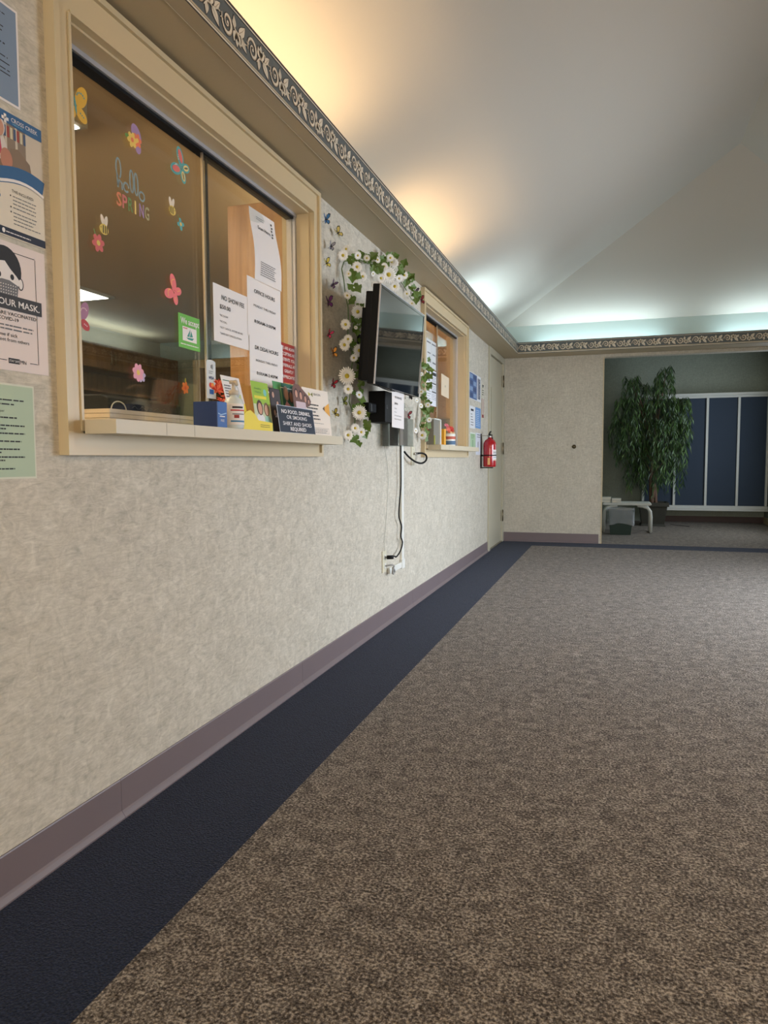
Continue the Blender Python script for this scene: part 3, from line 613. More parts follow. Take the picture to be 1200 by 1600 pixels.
notice('notice_sheet', 'white sheet reading DR DESAI HOURS, lowest of the taped column behind the brochures', 'notice', onglass(GX+.0034, 2.436, 1.206), 0.280, 0.186, WHITE, dr)
# curled Scan Here sheet
mb = MB(); n = 12
vs = []; Wd, Hd = 0.2, 0.26
for j in range(n+1):
    t = j/n; off = 0.006+0.010*math.sin(math.pi*1.6*t); sh = -0.004*math.sin(2*math.pi*t)+0.034*max(0, 0.4-t)**1.5
    for i in range(3): vs.append((i/2*Wd*(1+0.0*t)+sh+ (0.028*(1-t) if i == 2 else 0.010*(1-t)), t*Hd, off+0.002*i))
mb.add(vs, [(j*3+i, j*3+i+1, (j+1)*3+i+1, (j+1)*3+i) for j in range(n) for i in range(2)], WHITE, True)
pr_ = MB(); pr_.text('Scan Here', 0.105, 0.195, 0.013, DK, 0, width=0.098, bold=0.01, align='C'); bars(pr_, 0.05, 0.236, 0.06, 2, 0.007, 0.002, GREYI, 0)
for i in range(5): pr_.rect(0.165+0.004*(i % 2), 0.236-i*0.012, 0.010, 0.007, DK, 0)
bars(pr_, 0.05, 0.068, 0.13, 7, 0.0075, 0.0028, GREYI, 0, .3, 4)
def warp(v):
    t = max(0, min(1, v[1]/Hd)); return (v[0]+0.034*max(0, 0.4-t)**1.5-0.004*math.sin(2*math.pi*t), v[1], 0.0075+0.010*math.sin(math.pi*1.6*t)+0.004*v[0]/Wd)
pr_.v = [warp(v) for v in pr_.v]
for m_, f_ in zip(pr_.m, pr_.f): mb.add([pr_.v[i] for i in f_], [tuple(range(len(f_)))], pr_.mats[m_])
o = mb.build('notice_sheet', fix=False); o.matrix_world = onglass(GX, 2.462, 1.60); tag(o, 'curled white sheet headed Scan Here, highest of the sheets on the glass', 'notice')
# red sign
def dr(mb, w, h):
    for i, t in enumerate(('WE ARE ALWAYS', 'ACCEPTING NEW', 'PATIENTS. YOUR', 'REFERRALS ARE', 'GREATLY', 'APPRECIATED')):
        mb.text(t, w*0.5, h*(0.84-i*0.145), 0.0125, WHITE, width=w*(0.84, 0.84, 0.84, 0.84, 0.48, 0.7)[i], bold=0.008, align='C')
notice('small_sign', 'red sign with white capitals about accepting new patients, taped beside the taped sheets', 'sign', onglass(GX, 2.690, 1.245), 0.178, 0.16, P((150, 22, 30), 0.3), dr)
# green sticker 'We accept' on the left pane
LX = -0.0795
def dr(mb, w, h):
    mb.text('We accept', w*0.52, h*0.72, 0.019, WHITE, width=w*0.86, bold=0.02, align='C'); mb.rect(w*0.17, h*0.22, w*0.66, h*0.42, WHITE, 0.0010)
    T = P((60, 140, 130)); cx = w*0.5
    mb.poly([(cx-0.016, h*0.36), (cx+0.004, h*0.60), (cx-0.002, h*0.36)], T, 0.0013); mb.poly([(cx, h*0.36), (cx+0.008, h*0.56), (cx+0.018, h*0.38)], T, 0.0013); mb.poly([(cx-0.020, h*0.33), (cx+0.024, h*0.35), (cx+0.014, h*0.27), (cx-0.010, h*0.28)], T, 0.0013)
    bars(mb, w*0.2, h*0.58, w*0.2, 1, .01, .003, P((190, 60, 60)), 0.0013); bars(mb, w*0.08, h*0.10, w*0.84, 1, .01, .003, WHITE, 0.001, .05)
notice('window_sticker', 'bright green square sticker reading We accept with a sailboat mark', 'sticker', onglass(LX, 2.008, 1.286, R_(-0.5)), 0.122, 0.106, P((104, 176, 70)), dr)
# payment card strip
def dr(mb, w, h):
    mb.ell(w/2, h, w/2, 0.008, P((200, 204, 204)), 0.0004)
    for i in range(3): mb.ribbon([(w*0.36+i*0.005+0.007*math.cos(a), h*0.88+(0.004+0.0016*i)*1.6*math.sin(a)) for a in (-0.8, -0.4, 0, 0.4, 0.8)], 0.0018, DK)
    mb.text('VISA', w*0.5, h*0.53, 0.010, P((28, 44, 100)), 0.001, width=w*0.6, bold=0.02, align='C')
    mb.ell(w*0.40, h*0.37, 0.0085, 0.0085, P((214, 60, 40))); mb.ell(w*0.60, h*0.37, 0.0085, 0.0085, P((232, 140, 50)), 0.0013)
    mb.rect(w*0.28, h*0.12, w*0.44, 0.016, P((40, 90, 160))); bars(mb, w*0.24, h*0.74, w*0.5, 2, .006, .002, GREYI, seed=3)
notice('window_sticker', 'narrow white card-payment sticker strip above the blue box', 'sticker', onglass(GX, 2.140, 1.136), 0.058, 0.12, P((200, 204, 204)), dr)

# ------------------------------------------------------------ spring stickers on the left pane
def petal_flower(mb, cx, cy, r, n, c, cc, z=0.0004, a0=0.2):
    for i in range(n):
        a = a0+2*math.pi*i/n; mb.ell(cx+0.55*r*math.cos(a), cy+0.55*r*math.sin(a), r*0.48, r*0.34, c, z+0.00001*i, 12, rot=a)
    mb.ell(cx, cy, r*0.30, r*0.30, cc, z+0.0004, 12)
def sticker(name, label, y, z, draw, rot=0.0):
    mb = MB(); draw(mb); o = mb.build(name, None, fix=False); o.matrix_world = onglass(LX, y, z, R_(rot)); return tag(o, label, 'sticker', 'spring stickers on the left pane')
PINK = P((214, 112, 124)); YEL = P((226, 190, 92)); TEAL = P((88, 160, 158)); ORG = P((224, 120, 80)); LIL = P((160, 130, 168)); GRN = P((98, 140, 70)); BLKS = P((30, 28, 26)); WHS = P((226, 212, 190))
def butterfly_shape(mb, s, c, spots, body=TEAL, c2=None):
    for sx in (-1, 1):
        mb.ell(sx*s*0.50, s*0.42, s*0.56, s*0.34, c, 0.0004, 18, rot=sx*R_(50)); mb.ell(sx*s*0.34, -s*0.34, s*0.40, s*0.28, c2 or c, 0.0006, 16, rot=-sx*R_(45))
        for k in range(6): a = R_(20+k*26); mb.ell(sx*(s*0.44+s*0.26*math.cos(a)), s*0.36+s*0.24*math.sin(a), s*0.045, s*0.045, spots, 0.0009, 8)
        for k in range(3): mb.ell(sx*s*(0.28+0.09*k), -s*(0.28+0.07*k), s*0.04, s*0.04, spots, 0.0010, 8)
    mb.ell(0, 0, s*0.06, s*0.38, body, 0.0012)
sticker('butterfly_sticker', 'large yellow and teal butterfly sticker at the top left corner of the glass', 1.574, 1.822, lambda m: butterfly_shape(m, 0.056, P((226, 176, 60)), TEAL), 10)
def dr(m):
    m.ell(0.015, 0.012, 0.020, 0.028, LIL, 0.0003, rot=0.6); m.ell(0.022, -0.024, 0.013, 0.016, LIL, 0.0003); petal_flower(m, 0.018, -0.004, 0.020, 6, ORG, YEL, 0.0007); petal_flower(m, -0.006, -0.012, 0.022, 6, YEL, ORG, 0.0014); m.ell(-0.026, -0.008, 0.010, 0.006, GRN, 0.0004)
sticker('flower_sticker', 'cluster sticker of lilac, orange and yellow flowers above the hello lettering', 1.806, 1.840, dr)
def dr(m):
    butterfly_shape(m, 0.052, TEAL, P((206, 214, 200)), TEAL)
    for sx in (-1, 1):
        m.ell(sx*0.026, 0.022, 0.021, 0.010, P((216, 110, 100)), 0.0014, rot=sx*R_(50)); m.ell(sx*0.017, -0.017, 0.015, 0.009, P((224, 200, 130)), 0.0014, rot=-sx*R_(45)); m.ell(sx*0.017, -0.017, 0.011, 0.003, P((96, 96, 70)), 0.0016, rot=-sx*R_(45))
sticker('butterfly_sticker', 'teal butterfly sticker with coral and yellow wings beside the pane edge', 2.047, 1.842, dr, 62)
def dr(m):
    C1 = P((128, 146, 146))
    def loop(pts, w=0.006): m.ribbon(pts, w, C1, 0.0006)
    def el(cx, cy, rx, ry, a0=0, a1=360, w=0.0055): loop([(cx+rx*math.cos(R_(a)), cy+ry*math.sin(R_(a))) for a in range(a0, a1+1, 20)], w)
    el(-0.048, 0.040, 0.010, 0.026, -70, 260); loop([(-0.056, 0.020), (-0.053, -0.012)]); loop([(-0.053, -0.006), (-0.046, 0.010), (-0.036, 0.004), (-0.036, -0.014)])
    el(-0.018, -0.002, 0.011, 0.012, 0, 320); el(0.008, 0.022, 0.008, 0.030, -90, 270); el(0.028, 0.020, 0.008, 0.030, -90, 270); el(0.052, -0.006, 0.012, 0.012)
sticker('hello_sticker', 'grey-blue looping script sticker spelling hello on the glass', 1.786, 1.690, dr, 2)
def dr(m):
    for i, (ch, c) in enumerate(zip('SPRING', (P((206, 124, 84)), P((196, 112, 104)), P((96, 132, 74)), P((224, 196, 110)), LIL, P((160, 150, 110))))):
        m.text(ch, -0.07+i*0.025+(0.004 if i == 3 else 0), 0, 0.036, c, 0.0006, width=0.021 if ch != 'I' else 0.006, bold=0.02)
sticker('spring_sticker', 'multicoloured capital letters spelling SPRING under the hello sticker', 1.795, 1.628, dr)
def bee(m):
    m.ell(-0.004, 0.022, 0.007, 0.016, WHS, 0.0003, rot=0.35); m.ell(0.009, 0.022, 0.007, 0.016, WHS, 0.0003, rot=-0.25)
    m.ell(0, 0, 0.018, 0.014, P((214, 186, 90)), 0.0006)
    for x in (-0.003, 0.005, 0.012): m.rect(x-0.0018, -0.011+abs(x)*0.2, 0.0035, 0.022-abs(x)*0.4, BLKS, 0.0009)
    m.ell(-0.012, 0.003, 0.0015, 0.0015, BLKS, 0.001)
sticker('bee_sticker', 'striped bee sticker above the small pink flower at lower left of the glass', 1.669, 1.545, bee)
o = sticker('bee_sticker', 'striped bee sticker between the teal butterfly and the small teal flower', 1.990, 1.695, bee); o.scale = (-1, 1, 1)
sticker('flower_sticker', 'small teal flower sticker with yellow centre beneath the right bee', 2.034, 1.667, lambda m: (petal_flower(m, 0, 0, 0.019, 4, TEAL, YEL), m.ribbon([(-0.010, 0.014), (-0.014, 0.026)], 0.003, GRN, 0.0003)))
sticker('flower_sticker', 'small pink flower sticker with cream centre below the left bee', 1.645, 1.503, lambda m: (petal_flower(m, 0, 0, 0.024, 6, P((204, 100, 96)), YEL), m.ribbon([(-0.010, 0.018), (-0.016, 0.032)], 0.003, GRN, 0.0003)))
sticker('butterfly_sticker', 'coral pink butterfly sticker with yellow dots above the green sticker', 1.990, 1.450, lambda m: butterfly_shape(m, 0.045, P((226, 112, 114)), P((240, 190, 90)), P((226, 112, 114))), 60)
sticker('flower_sticker', 'pink and lavender twin flower sticker over the dark cabinets', 1.802, 1.182, lambda m: (petal_flower(m, 0.012, -0.008, 0.019, 6, P((178, 160, 188)), YEL, 0.0002), petal_flower(m, -0.004, 0.0, 0.026, 7, P((216, 150, 168)), YEL, 0.0009)))
sticker('flower_sticker', 'small orange flower sticker with green tip left of the blue box', 2.038, 1.160, lambda m: (petal_flower(m, 0, 0, 0.020, 6, P((230, 140, 84)), P((220, 110, 80))), m.ell(0.002, 0.02, 0.004, 0.012, P((170, 170, 70)), 0.0002)))
sticker('butterfly_sticker', 'mauve and red butterfly sticker half hidden behind the left window casing', 1.565, 1.290, lambda m: butterfly_shape(m, 0.045, P((170, 120, 150)), P((226, 200, 210)), BLKS, P((196, 70, 70))), 15)

# ------------------------------------------------------------ things on the near counter
ZC = 1.0265
# blue box
bx = empty('leaflet_box', (0.063, 1.92, ZC), Matrix.Translation((0.063, 1.92, ZC)), label='small navy blue card box with white lettering at the left end of the counter display', cat='box')
MB().box((-0.04, -0.026, 0), (0.04, 0.030, 0.076), P((18, 48, 98), 0.35)).build('body', bx, bevel=0.001)
mb = MB(); mb.box((0, 0.001, 0.001), (0.0008, 0.055, 0.075), P((44, 92, 160), 0.3)); mb.text('Jardiance', 0.028, 0.042, 0.008, WHITE, 0.0015, width=0.046, align='C'); mb.text('FREE', 0.028, 0.02, 0.006, WHITE, 0.0015, width=0.02, align='C')
mb2 = MB(); mb2.rect(0, 0, 0.055, 0.074, P((44, 92, 160), 0.3), 0.0004); mb2.ribbon([(0.004, 0.04), (0.02, 0.036), (0.05, 0.042)], 0.003, P((160, 190, 220)), 0.0008); mb2.rect(0.012, 0.030, 0.03, 0.003, WHITE, 0.0008)
mb2.text('FREE', 0.028, 0.016, 0.007, WHITE, 0.0010, width=0.02, align='C')
o = mb2.build('front_print', bx, fix=False); o.matrix_parent_inverse = Matrix.Identity(4); o.matrix_basis = Matrix.Translation((0.0402, -0.0255, 0.001)) @ FW
# sanitizer bottle
bt = empty('sanitizer_bottle', (0.085, 2.025, ZC), label='clear hand sanitizer bottle with printed label and beige pump', cat='bottle')
mb = MB(); mb.lathe([(0.027, 0), (0.030, 0.004), (0.030, 0.078), (0.026, 0.09), (0.013, 0.098), (0.012, 0.104)], P((206, 214, 214), 0.2), n=24); mb.build('body', bt)
mb = MB(); mb.lathe([(0.0305, 0.012), (0.0308, 0.013), (0.0308, 0.075), (0.0305, 0.076)], WHITE, n=28)
mb.build('label', bt)
mb = MB()
for (z, h_, c, a0, a1) in ((0.062, 0.006, DK, -70, 10), (0.054, 0.004, P((190, 40, 40)), -80, 30), (0.032, 0.010, P((150, 50, 40)), -60, -20), (0.020, 0.005, P((60, 120, 160)), -80, 30), (0.043, 0.003, GREYI, -70, 20)):
    rib = []
    for a in range(a0, a1, 10): rib += [(0.0311*math.cos(R_(a)), 0.0311*math.sin(R_(a)), z), (0.0311*math.cos(R_(a)), 0.0311*math.sin(R_(a)), z+h_)]
    k = len(rib)//2; mb.add(rib, [(2*i, 2*i+2, 2*i+3, 2*i+1) for i in range(k-1)], c)
mb.build('label_print', bt, fix=False)
mb = MB(); mb.lathe([(0.015, 0.104), (0.015, 0.118), (0.006, 0.120), (0.005, 0.138), (0.013, 0.139), (0.013, 0.148)], P((196, 184, 166), 0.4), n=18)
mb.tube([(0, 0, 0.144), (0.018, -0.018, 0.144), (0.026, -0.026, 0.132)], 0.005, P((196, 184, 166), 0.4)); mb.build('pump', bt)
# red flowers
fl = empty('flower_bunch', (0.0, 2.10, ZC), label='bunch of coral red artificial flowers behind the sanitizer bottle', cat='flowers')
mb = MB(); mb.tube([(0, 0, 0), (-0.005, 0.004, 0.06), (0, 0, 0.1)], 0.003, GRN, 6); mb.build('stem', fl)
RF = P((206, 70, 54)); RF2 = P((230, 120, 90))
rn = random.Random(5)
for (dx, dy, dz, s) in ((0.0, -0.03, 0.125, 0.024), (0.02, 0.0, 0.105, 0.026), (0.0, 0.02, 0.13, 0.022), (0.015, -0.03, 0.09, 0.02), (-0.01, -0.005, 0.148, 0.02), (0.02, 0.025, 0.09, 0.02)):
    mb = MB()
    for i in range(9):
        a = i*2.4; r1 = s*0.5; pv = [(0, 0, 0), (r1*math.cos(a-0.5), r1*math.sin(a-0.5), s*0.3), (s*math.cos(a), s*math.sin(a), s*0.15+0.2*s*(i % 3)), (r1*math.cos(a+0.5), r1*math.sin(a+0.5), s*0.3)]
        mb.add(pv, [(0, 1, 2, 3)], RF if i % 2 else RF2)
    mb.xf(Matrix.Rotation(R_(55+rn.uniform(-20, 20)), 4, 'Y') @ Matrix.Rotation(rn.uniform(0, 3), 4, 'Z')); mb.xf(Matrix.Rotation(R_(-35), 4, 'Z')); mb.build('blossom', fl, (dx, dy, dz), fix=False)

def card(name, label, cat, x, y, w, h, paper, draw, lean=12, yaw=0, z=ZC, roll=0, th=0.0012):
    M = Matrix.Translation((x, y, z)) @ Matrix.Rotation(R_(yaw), 4, 'Z') @ FW @ Matrix.Rotation(R_(-lean), 4, 'X') @ Matrix.Rotation(R_(roll), 4, 'Z')
    mb = MB(); mb.box((0, 0, -th), (w, h, 0), paper); draw(mb, w, h); o = mb.build(name, None, fix=False); o.matrix_world = M; return tag(o, label, cat)
def face(mb, x, y, s, skin, hair, z=0.0008):
    mb.ell(x, y, s, s*1.2, P(hair), z); mb.ell(x, y-s*0.15, s*0.68, s*0.9, P(skin), z+0.0003)
# yellow holder with a white and yellow leaflet
hd = empty('leaflet_holder', (0.082, 2.03, ZC), label='bright yellow card leaflet holder next to the sanitizer bottle', cat='holder')
YL = P((232, 208, 40), 0.4)
mb = MB(); mb.prism([(0.0, 0.0), (0.215, 0.0), (0.215, 0.028), (0.115, 0.032), (0.09, 0.05), (0.06, 0.062), (0.03, 0.055), (0.0, 0.03)], 0, 0.024, 0.026, YL)
mb.box((-0.03, 0, 0), (0.024, 0.0015, 0.05), YL); mb.box((-0.03, 0.2135, 0), (0.024, 0.215, 0.028), YL); mb.box((-0.03, 0.0015, 0), (0.024, 0.2135, 0.001), YL); mb.build('tray', hd)
mb = MB(); mb.rect(0, 0, 0.08, 0.02, YL, 0.0002); bars(mb, 0.006, 0.013, 0.068, 2, 0.006, 0.002, P((120, 100, 30)), 0.0005, .1)
o = mb.build('tray_print', hd, fix=False); o.matrix_basis = Matrix.Translation((0.0262, 0.12, 0.004)) @ FW
def dr(mb, w, h):
    mb.rect(0, 0, w, h*0.5, YL, 0.0003); mb.rect(0.004, h*0.02, w-0.008, h*0.22, WHITE, 0.0005)
    bars(mb, 0.008, h*0.90, w*0.4, 1, .01, .003, P((60, 120, 90)), .0006); bars(mb, 0.008, h*0.80, w*0.5, 5, 0.009, .004, GREYI, .0006, .4, 6)
    mb.ell(w*0.72, h*0.74, 0.013, 0.022, P((170, 178, 180)), 0.0006); mb.ell(w*0.72, h*0.74, 0.008, 0.014, WHITE, 0.0009); mb.rect(w*0.62, h*0.58, 0.03, 0.016, P((190, 200, 130)), 0.0005)
    bars(mb, 0.012, h*0.42, w*0.7, 2, 0.008, .003, P((110, 90, 20)), .0006); bars(mb, 0.010, h*0.2, w*0.7, 3, 0.008, .002, GREYI, .0009)
card('leaflet', 'white and yellow leaflet leaning in the yellow holder', 'leaflet', 0.075, 2.035, 0.118, 0.172, WHITE, dr, 14, z=ZC+0.003)
def dr(mb, w, h):
    G = P((150, 186, 60)); mb.rect(0, h*0.55, w, h*0.45, G, 0.0003); mb.rect(0, 0, w, h*0.2, P((150, 190, 180)), 0.0003)
    mb.text('Healthy', w*0.36, h*0.84, 0.008, GRN, 0.0007, width=w*0.4, align='C'); mb.text('Habits', w*0.36, h*0.77, 0.008, GRN, 0.0007, width=w*0.34, align='C'); mb.ell(w*0.76, h*0.80, 0.012, 0.012, P((120, 190, 180)), 0.0006); mb.rect(w*0.1, h*0.66, w*0.7, 0.01, P((226, 210, 60)), 0.0006)
    face(mb, w*0.34, h*0.48, 0.022, (200, 150, 124), (70, 50, 38)); face(mb, w*0.72, h*0.46, 0.020, (206, 160, 134), (120, 100, 70))
    mb.poly([(w*0.06, h*0.12), (w*0.12, h*0.32), (w*0.34, h*0.38), (w*0.54, h*0.30), (w*0.56, h*0.12)], P((222, 220, 222)), 0.0006); mb.poly([(w*0.56, h*0.12), (w*0.58, h*0.30), (w*0.74, h*0.34), (w*0.94, h*0.28), (w*0.96, h*0.12)], P((150, 196, 176)), 0.0006)
card('brochure', 'green brochure with two smiling people, leaning right of the yellow holder', 'brochure', 0.066, 2.215, 0.125, 0.172, P((196, 204, 170)), dr, 8)
def dr(mb, w, h):
    mb.rect(0.004, 0.004, w-0.008, h-0.008, P((60, 52, 54)), 0.0003)
    for i in range(4): face(mb, w*(0.3+0.35*(i % 2)), h*(0.86-0.2*i), 0.012, (190, 150, 130), (50, 40, 40))
    mb.rect(w*0.3, h*0.35, w*0.5, h*0.1, P((200, 190, 200)), 0.0006)
card('booklet', 'dark booklet with small photos standing between green brochure and navy sign', 'booklet', 0.060, 2.350, 0.085, 0.160, P((30, 28, 30)), dr, 6)
def dr(mb, w, h):
    mb.rect(0, 0, w*0.35, h, P((80, 150, 86)), 0.0003); mb.rect(w*0.35, 0, w*0.65, h, P((30, 92, 74)), 0.0003)
    for a, b, c, e in ((w*0.3, h*0.9, w*0.6, 0.002), (w*0.3, h*0.5, 0.002, h*0.4), (w*0.9, h*0.6, 0.002, h*0.3)): mb.rect(a, b, c, e, WHITE, 0.0006)
    face(mb, w*0.52, h*0.80, 0.024, (200, 150, 124), (150, 120, 100), 0.001); face(mb, w*0.72, h*0.76, 0.022, (150, 100, 74), (40, 30, 28), 0.0015)
    mb.poly([(w*0.3, 0), (w*0.34, h*0.5), (w*0.5, h*0.66), (w*0.66, h*0.56), (w*0.7, 0)], P((212, 150, 150)), 0.0009)
card('brochure', 'dark green brochure with people in a white bracket frame, behind the navy sign', 'brochure', 0.035, 2.45, 0.20, 0.196, P((60, 130, 84)), dr, 8)
# round-cornered photo card
mb = MB(); pt = [(0, 0), (0, 0.075), (0.02, 0.095), (0.06, 0.095), (0.15, 0.055), (0.165, 0.038), (0.15, 0.02), (0.06, 0)]
mb.poly(pt, P((110, 76, 66)), 0.0006); mb.poly(pt[::-1], WHITE, -0.0006)
for (x, y, s) in ((0.03, 0.06, 0.016), (0.07, 0.055, 0.016), (0.11, 0.045, 0.014), (0.14, 0.036, 0.010)): face(mb, x, y, s, (196, 146, 124), (56, 38, 34), 0.001)
mb.rect(0.02, 0.0, 0.09, 0.03, P((200, 180, 186)), 0.0009)
o = mb.build('photo_card', fix=False); o.matrix_world = onwall(0.072, 2.50, 1.120, 0, R_(-6)); tag(o, 'pointed photo card showing a group of people, standing above the navy sign', 'card')
def dr(mb, w, h):
    mb.rect(0.002, 0.002, w-0.004, h-0.004, P((30, 36, 58), 0.25), 0.0003)
    for i, (t, yy, ww, bo) in enumerate((('NO FOOD, DRINKS,', 0.72, 0.8, 0.02), ('OR SMOKING', 0.52, 0.56, 0.005), ('SHIRT AND SHOES', 0.28, 0.8, 0.005), ('REQUIRED', 0.09, 0.44, 0.02))): mb.text(t, w*0.5, h*yy, 0.0135, WHITE, 0.0008, width=w*ww, bold=bo, align='C')
card('counter_sign', 'navy sign with white lettering NO FOOD, DRINKS, OR SMOKING at the front', 'sign', 0.098, 2.325, 0.315, 0.098, P((200, 206, 220), 0.3), dr, 8)
def dr(mb, w, h):
    mb.poly([(w*0.22, h*0.82), (w*0.22, h*0.92), (w*0.30, h*0.87)], P((190, 170, 40)), 0.0005); mb.poly([(w*0.38, h*0.82), (w*0.38, h*0.92), (w*0.30, h*0.87)], P((120, 120, 50)), 0.0005)
    mb.text('BEACON', w*0.42, h*0.865, 0.009, DK, 0.0005, width=w*0.26)
    mb.poly([(w, h*0.74), (w, h*0.44), (w*0.72, h*0.60)], P((222, 160, 60)), 0.0005); mb.poly([(w*0.72, h*0.60), (w*0.80, h*0.66), (w*0.80, h*0.55)], P((90, 60, 30)), 0.0008)
    bars(mb, w*0.12, h*0.64, w*0.5, 5, 0.014, .005, DK, .0005, .4, 8); bars(mb, w*0.12, h*0.26, w*0.6, 1, 0.01, .002, GREYI, .0005, .1)
    mb.rect(w*0.1, h*0.05, w*0.8, h*0.12, GREYI, 0.0003); mb.rect(w*0.105, h*0.055, w*0.79, h*0.11, P((216, 204, 190)), 0.0005); bars(mb, w*0.14, h*0.13, w*0.7, 3, 0.006, .002, GREYI, .0007, .1)
card('flyer', 'cream flyer with yellow bow logo and orange triangle at the right end', 'flyer', 0.068, 2.62, 0.245, 0.188, P((224, 212, 198)), dr, 6, yaw=-2)

# ------------------------------------------------------------ butterflies on the wall
def wing_mesh(s, c, edge):
    mb = MB()
    fw_ = [(0, 0.02), (0.25, 0.75), (0.62, 1.0), (0.95, 0.85), (0.8, 0.4), (0.35, 0.05)]; hw_ = [(0, 0), (0.35, 0.05), (0.7, -0.15), (0.72, -0.5), (0.45, -0.75), (0.15, -0.4)]
    for P_ in (fw_, hw_):
        mb.poly([(a*s, b*s) for a, b in P_], edge, 0.0); cx = sum(a for a, b in P_)/6; cy = sum(b for a, b in P_)/6
        mb.poly([((cx+(a-cx)*0.74)*s, (cy+(b-cy)*0.74)*s) for a, b in P_], c, 0.0006); mb.poly([((cx+(a-cx)*0.74)*s, (cy+(b-cy)*0.74)*s) for a, b in P_], c, -0.0006)
    return mb
def butterfly(y, z, c, edge, label, s=0.030, rot=0, x=0.022):
    root = empty('butterfly_ornament', mtx=onwall(x, y, z, R_(rot), 0, R_(-38)), label=label, cat='butterfly', group='paper butterflies on the wall')
    mb = MB(); mb.tube([(0, -0.5*s, 0), (0, 0, 0.001), (0, 0.5*s, 0)], [0.001, 0.0032, 0.0022], BLKS, 6); mb.tube([(0, 0.5*s, 0), (0.2*s, 0.95*s, 0.004)], 0.0005, BLKS, 4); mb.tube([(0, 0.5*s, 0), (-0.2*s, 0.95*s, 0.004)], 0.0005, BLKS, 4)
    mb.tube([(0, 0, 0), (0, 0, -0.028)], 0.0006, BLKS, 4); mb.build('body', root)
    for sx, an in ((1, -52), (-1, 46)):
        m = wing_mesh(s, c, edge)
        if sx < 0: m.xf(Matrix.Scale(-1, 4, (1, 0, 0)))
        m.xf(Matrix.Rotation(R_(an), 4, 'Y')); m.build('wing', root, fix=False)
BLKB = BLKS
B_ = [(2.952, 1.946, (70, 130, 190), 'bright blue butterfly, topmost on the wall beside the large window', 0.030, 5),
      (3.094, 1.931, (222, 206, 130), 'pale yellow butterfly with open wings near the ceiling edge above the garland', 0.032, 40),
      (3.008, 1.850, (150, 150, 166), 'grey-lilac butterfly just below the blue one', 0.026, -10),
      (2.958, 1.766, (226, 214, 110), 'lemon yellow butterfly with black rim, fourth from the top', 0.027, 20),
      (3.026, 1.692, (110, 84, 120), 'small dusky mauve butterfly left of the garland knot', 0.026, -30),
      (2.972, 1.605, (92, 24, 92), 'deep purple butterfly in the middle of the column', 0.033, 10),
      (2.975, 1.470, (206, 60, 100), 'pink butterfly directly above the orange one', 0.026, -25),
      (3.026, 1.397, (236, 160, 60), 'orange butterfly left of the garland, below the pink one', 0.030, 15),
      (3.015, 1.261, (170, 36, 56), 'crimson butterfly above the flyer corner', 0.028, -20),
      (3.150, 1.194, (130, 140, 60), 'olive green butterfly partly behind the lower daisies', 0.028, 10),
      (3.038, 1.132, (196, 180, 90), 'brown-yellow butterfly just right of the flyer', 0.028, 30),
      (4.402, 1.951, (96, 90, 104), 'slate butterfly above the television right corner', 0.034, 0),
      (4.541, 1.930, (150, 50, 60), 'dark reddish butterfly beside the far window casing', 0.036, 20),
      (4.222, 1.192, (176, 70, 90), 'rose butterfly between the cables and the right garland', 0.034, -10),
      (4.266, 1.306, (46, 44, 46), 'black butterfly just below the television lower right corner', 0.030, 10)]
for (y, z, c, lb, s, r) in B_: butterfly(y, z, P(c), BLKB, lb, s*0.88, r)

# ------------------------------------------------------------ daisy garlands
DAISY_L=[(3.076, 1.829, 0.023), (3.117, 1.868, 0.017), (3.27, 1.879, 0.018), (3.26, 1.824, 0.024), (3.567, 1.934, 0.016), (3.147, 1.766, 0.012), (3.34, 1.799, 0.021), (3.494, 1.848, 0.013), (3.125, 1.665, 0.017), (3.264, 1.62, 0.03), (3.101, 1.533, 0.023), (3.132, 1.473, 0.02), (3.083, 1.44, 0.026), (3.236, 1.542, 0.009), (3.283, 1.443, 0.03), (3.207, 1.4, 0.018), (3.312, 1.356, 0.018), (3.112, 1.306, 0.038), (3.127, 1.249, 0.023), (3.274, 1.235, 0.018), (3.276, 1.152, 0.033), (3.217, 1.076, 0.021), (3.302, 1.061, 0.021), (3.122, 1.041, 0.023), (3.787, 2.0, 0.02), (3.809, 1.985, 0.027), (3.857, 1.99, 0.024), (3.756, 1.905, 0.041), (3.623, 1.856, 0.023), (4.057, 1.973, 0.022), (3.867, 1.869, 0.028), (4.109, 1.881, 0.018), (4.219, 1.848, 0.015), (3.40, 1.90, 0.016), (3.52, 1.80, 0.018), (3.68, 1.93, 0.018), (3.95, 1.93, 0.020)]
DAISY_R=[(4.602, 1.28, 0.017), (4.432, 1.35, 0.016), (4.325, 1.288, 0.014), (4.636, 1.186, 0.017), (4.455, 1.081, 0.028), (4.301, 1.103, 0.016), (4.441, 1.459, 0.012), (4.424, 1.262, 0.016)]
PATH_L=[(3.218, 1.02), (3.29, 1.07), (3.328, 1.139), (3.231, 1.199), (3.241, 1.269), (3.26, 1.33), (3.297, 1.409), (3.237, 1.461), (3.238, 1.526), (3.231, 1.583), (3.215, 1.633), (3.208, 1.695), (3.176, 1.746), (3.136, 1.787), (3.212, 1.858), (3.344, 1.888), (3.515, 1.904), (3.66, 1.953), (3.805, 2.0), (3.935, 1.988), (4.06, 1.969), (4.194, 1.933), (4.321, 1.893)]
PATH_R=[(4.565, 1.573), (4.549, 1.49), (4.501, 1.405), (4.548, 1.308), (4.548, 1.226), (4.484, 1.142), (4.564, 1.068)]
PET = mat('petal_white', (232, 230, 224), 0.6); DC = mat('daisy_centre', (190, 170, 50), 0.8, bump=(300, 0.3)); LEAF = mat('garland_leaf', (86, 112, 40), 0.5, var=(14, 0.25)); VINE = mat('vine_green', (90, 112, 60), 0.6)
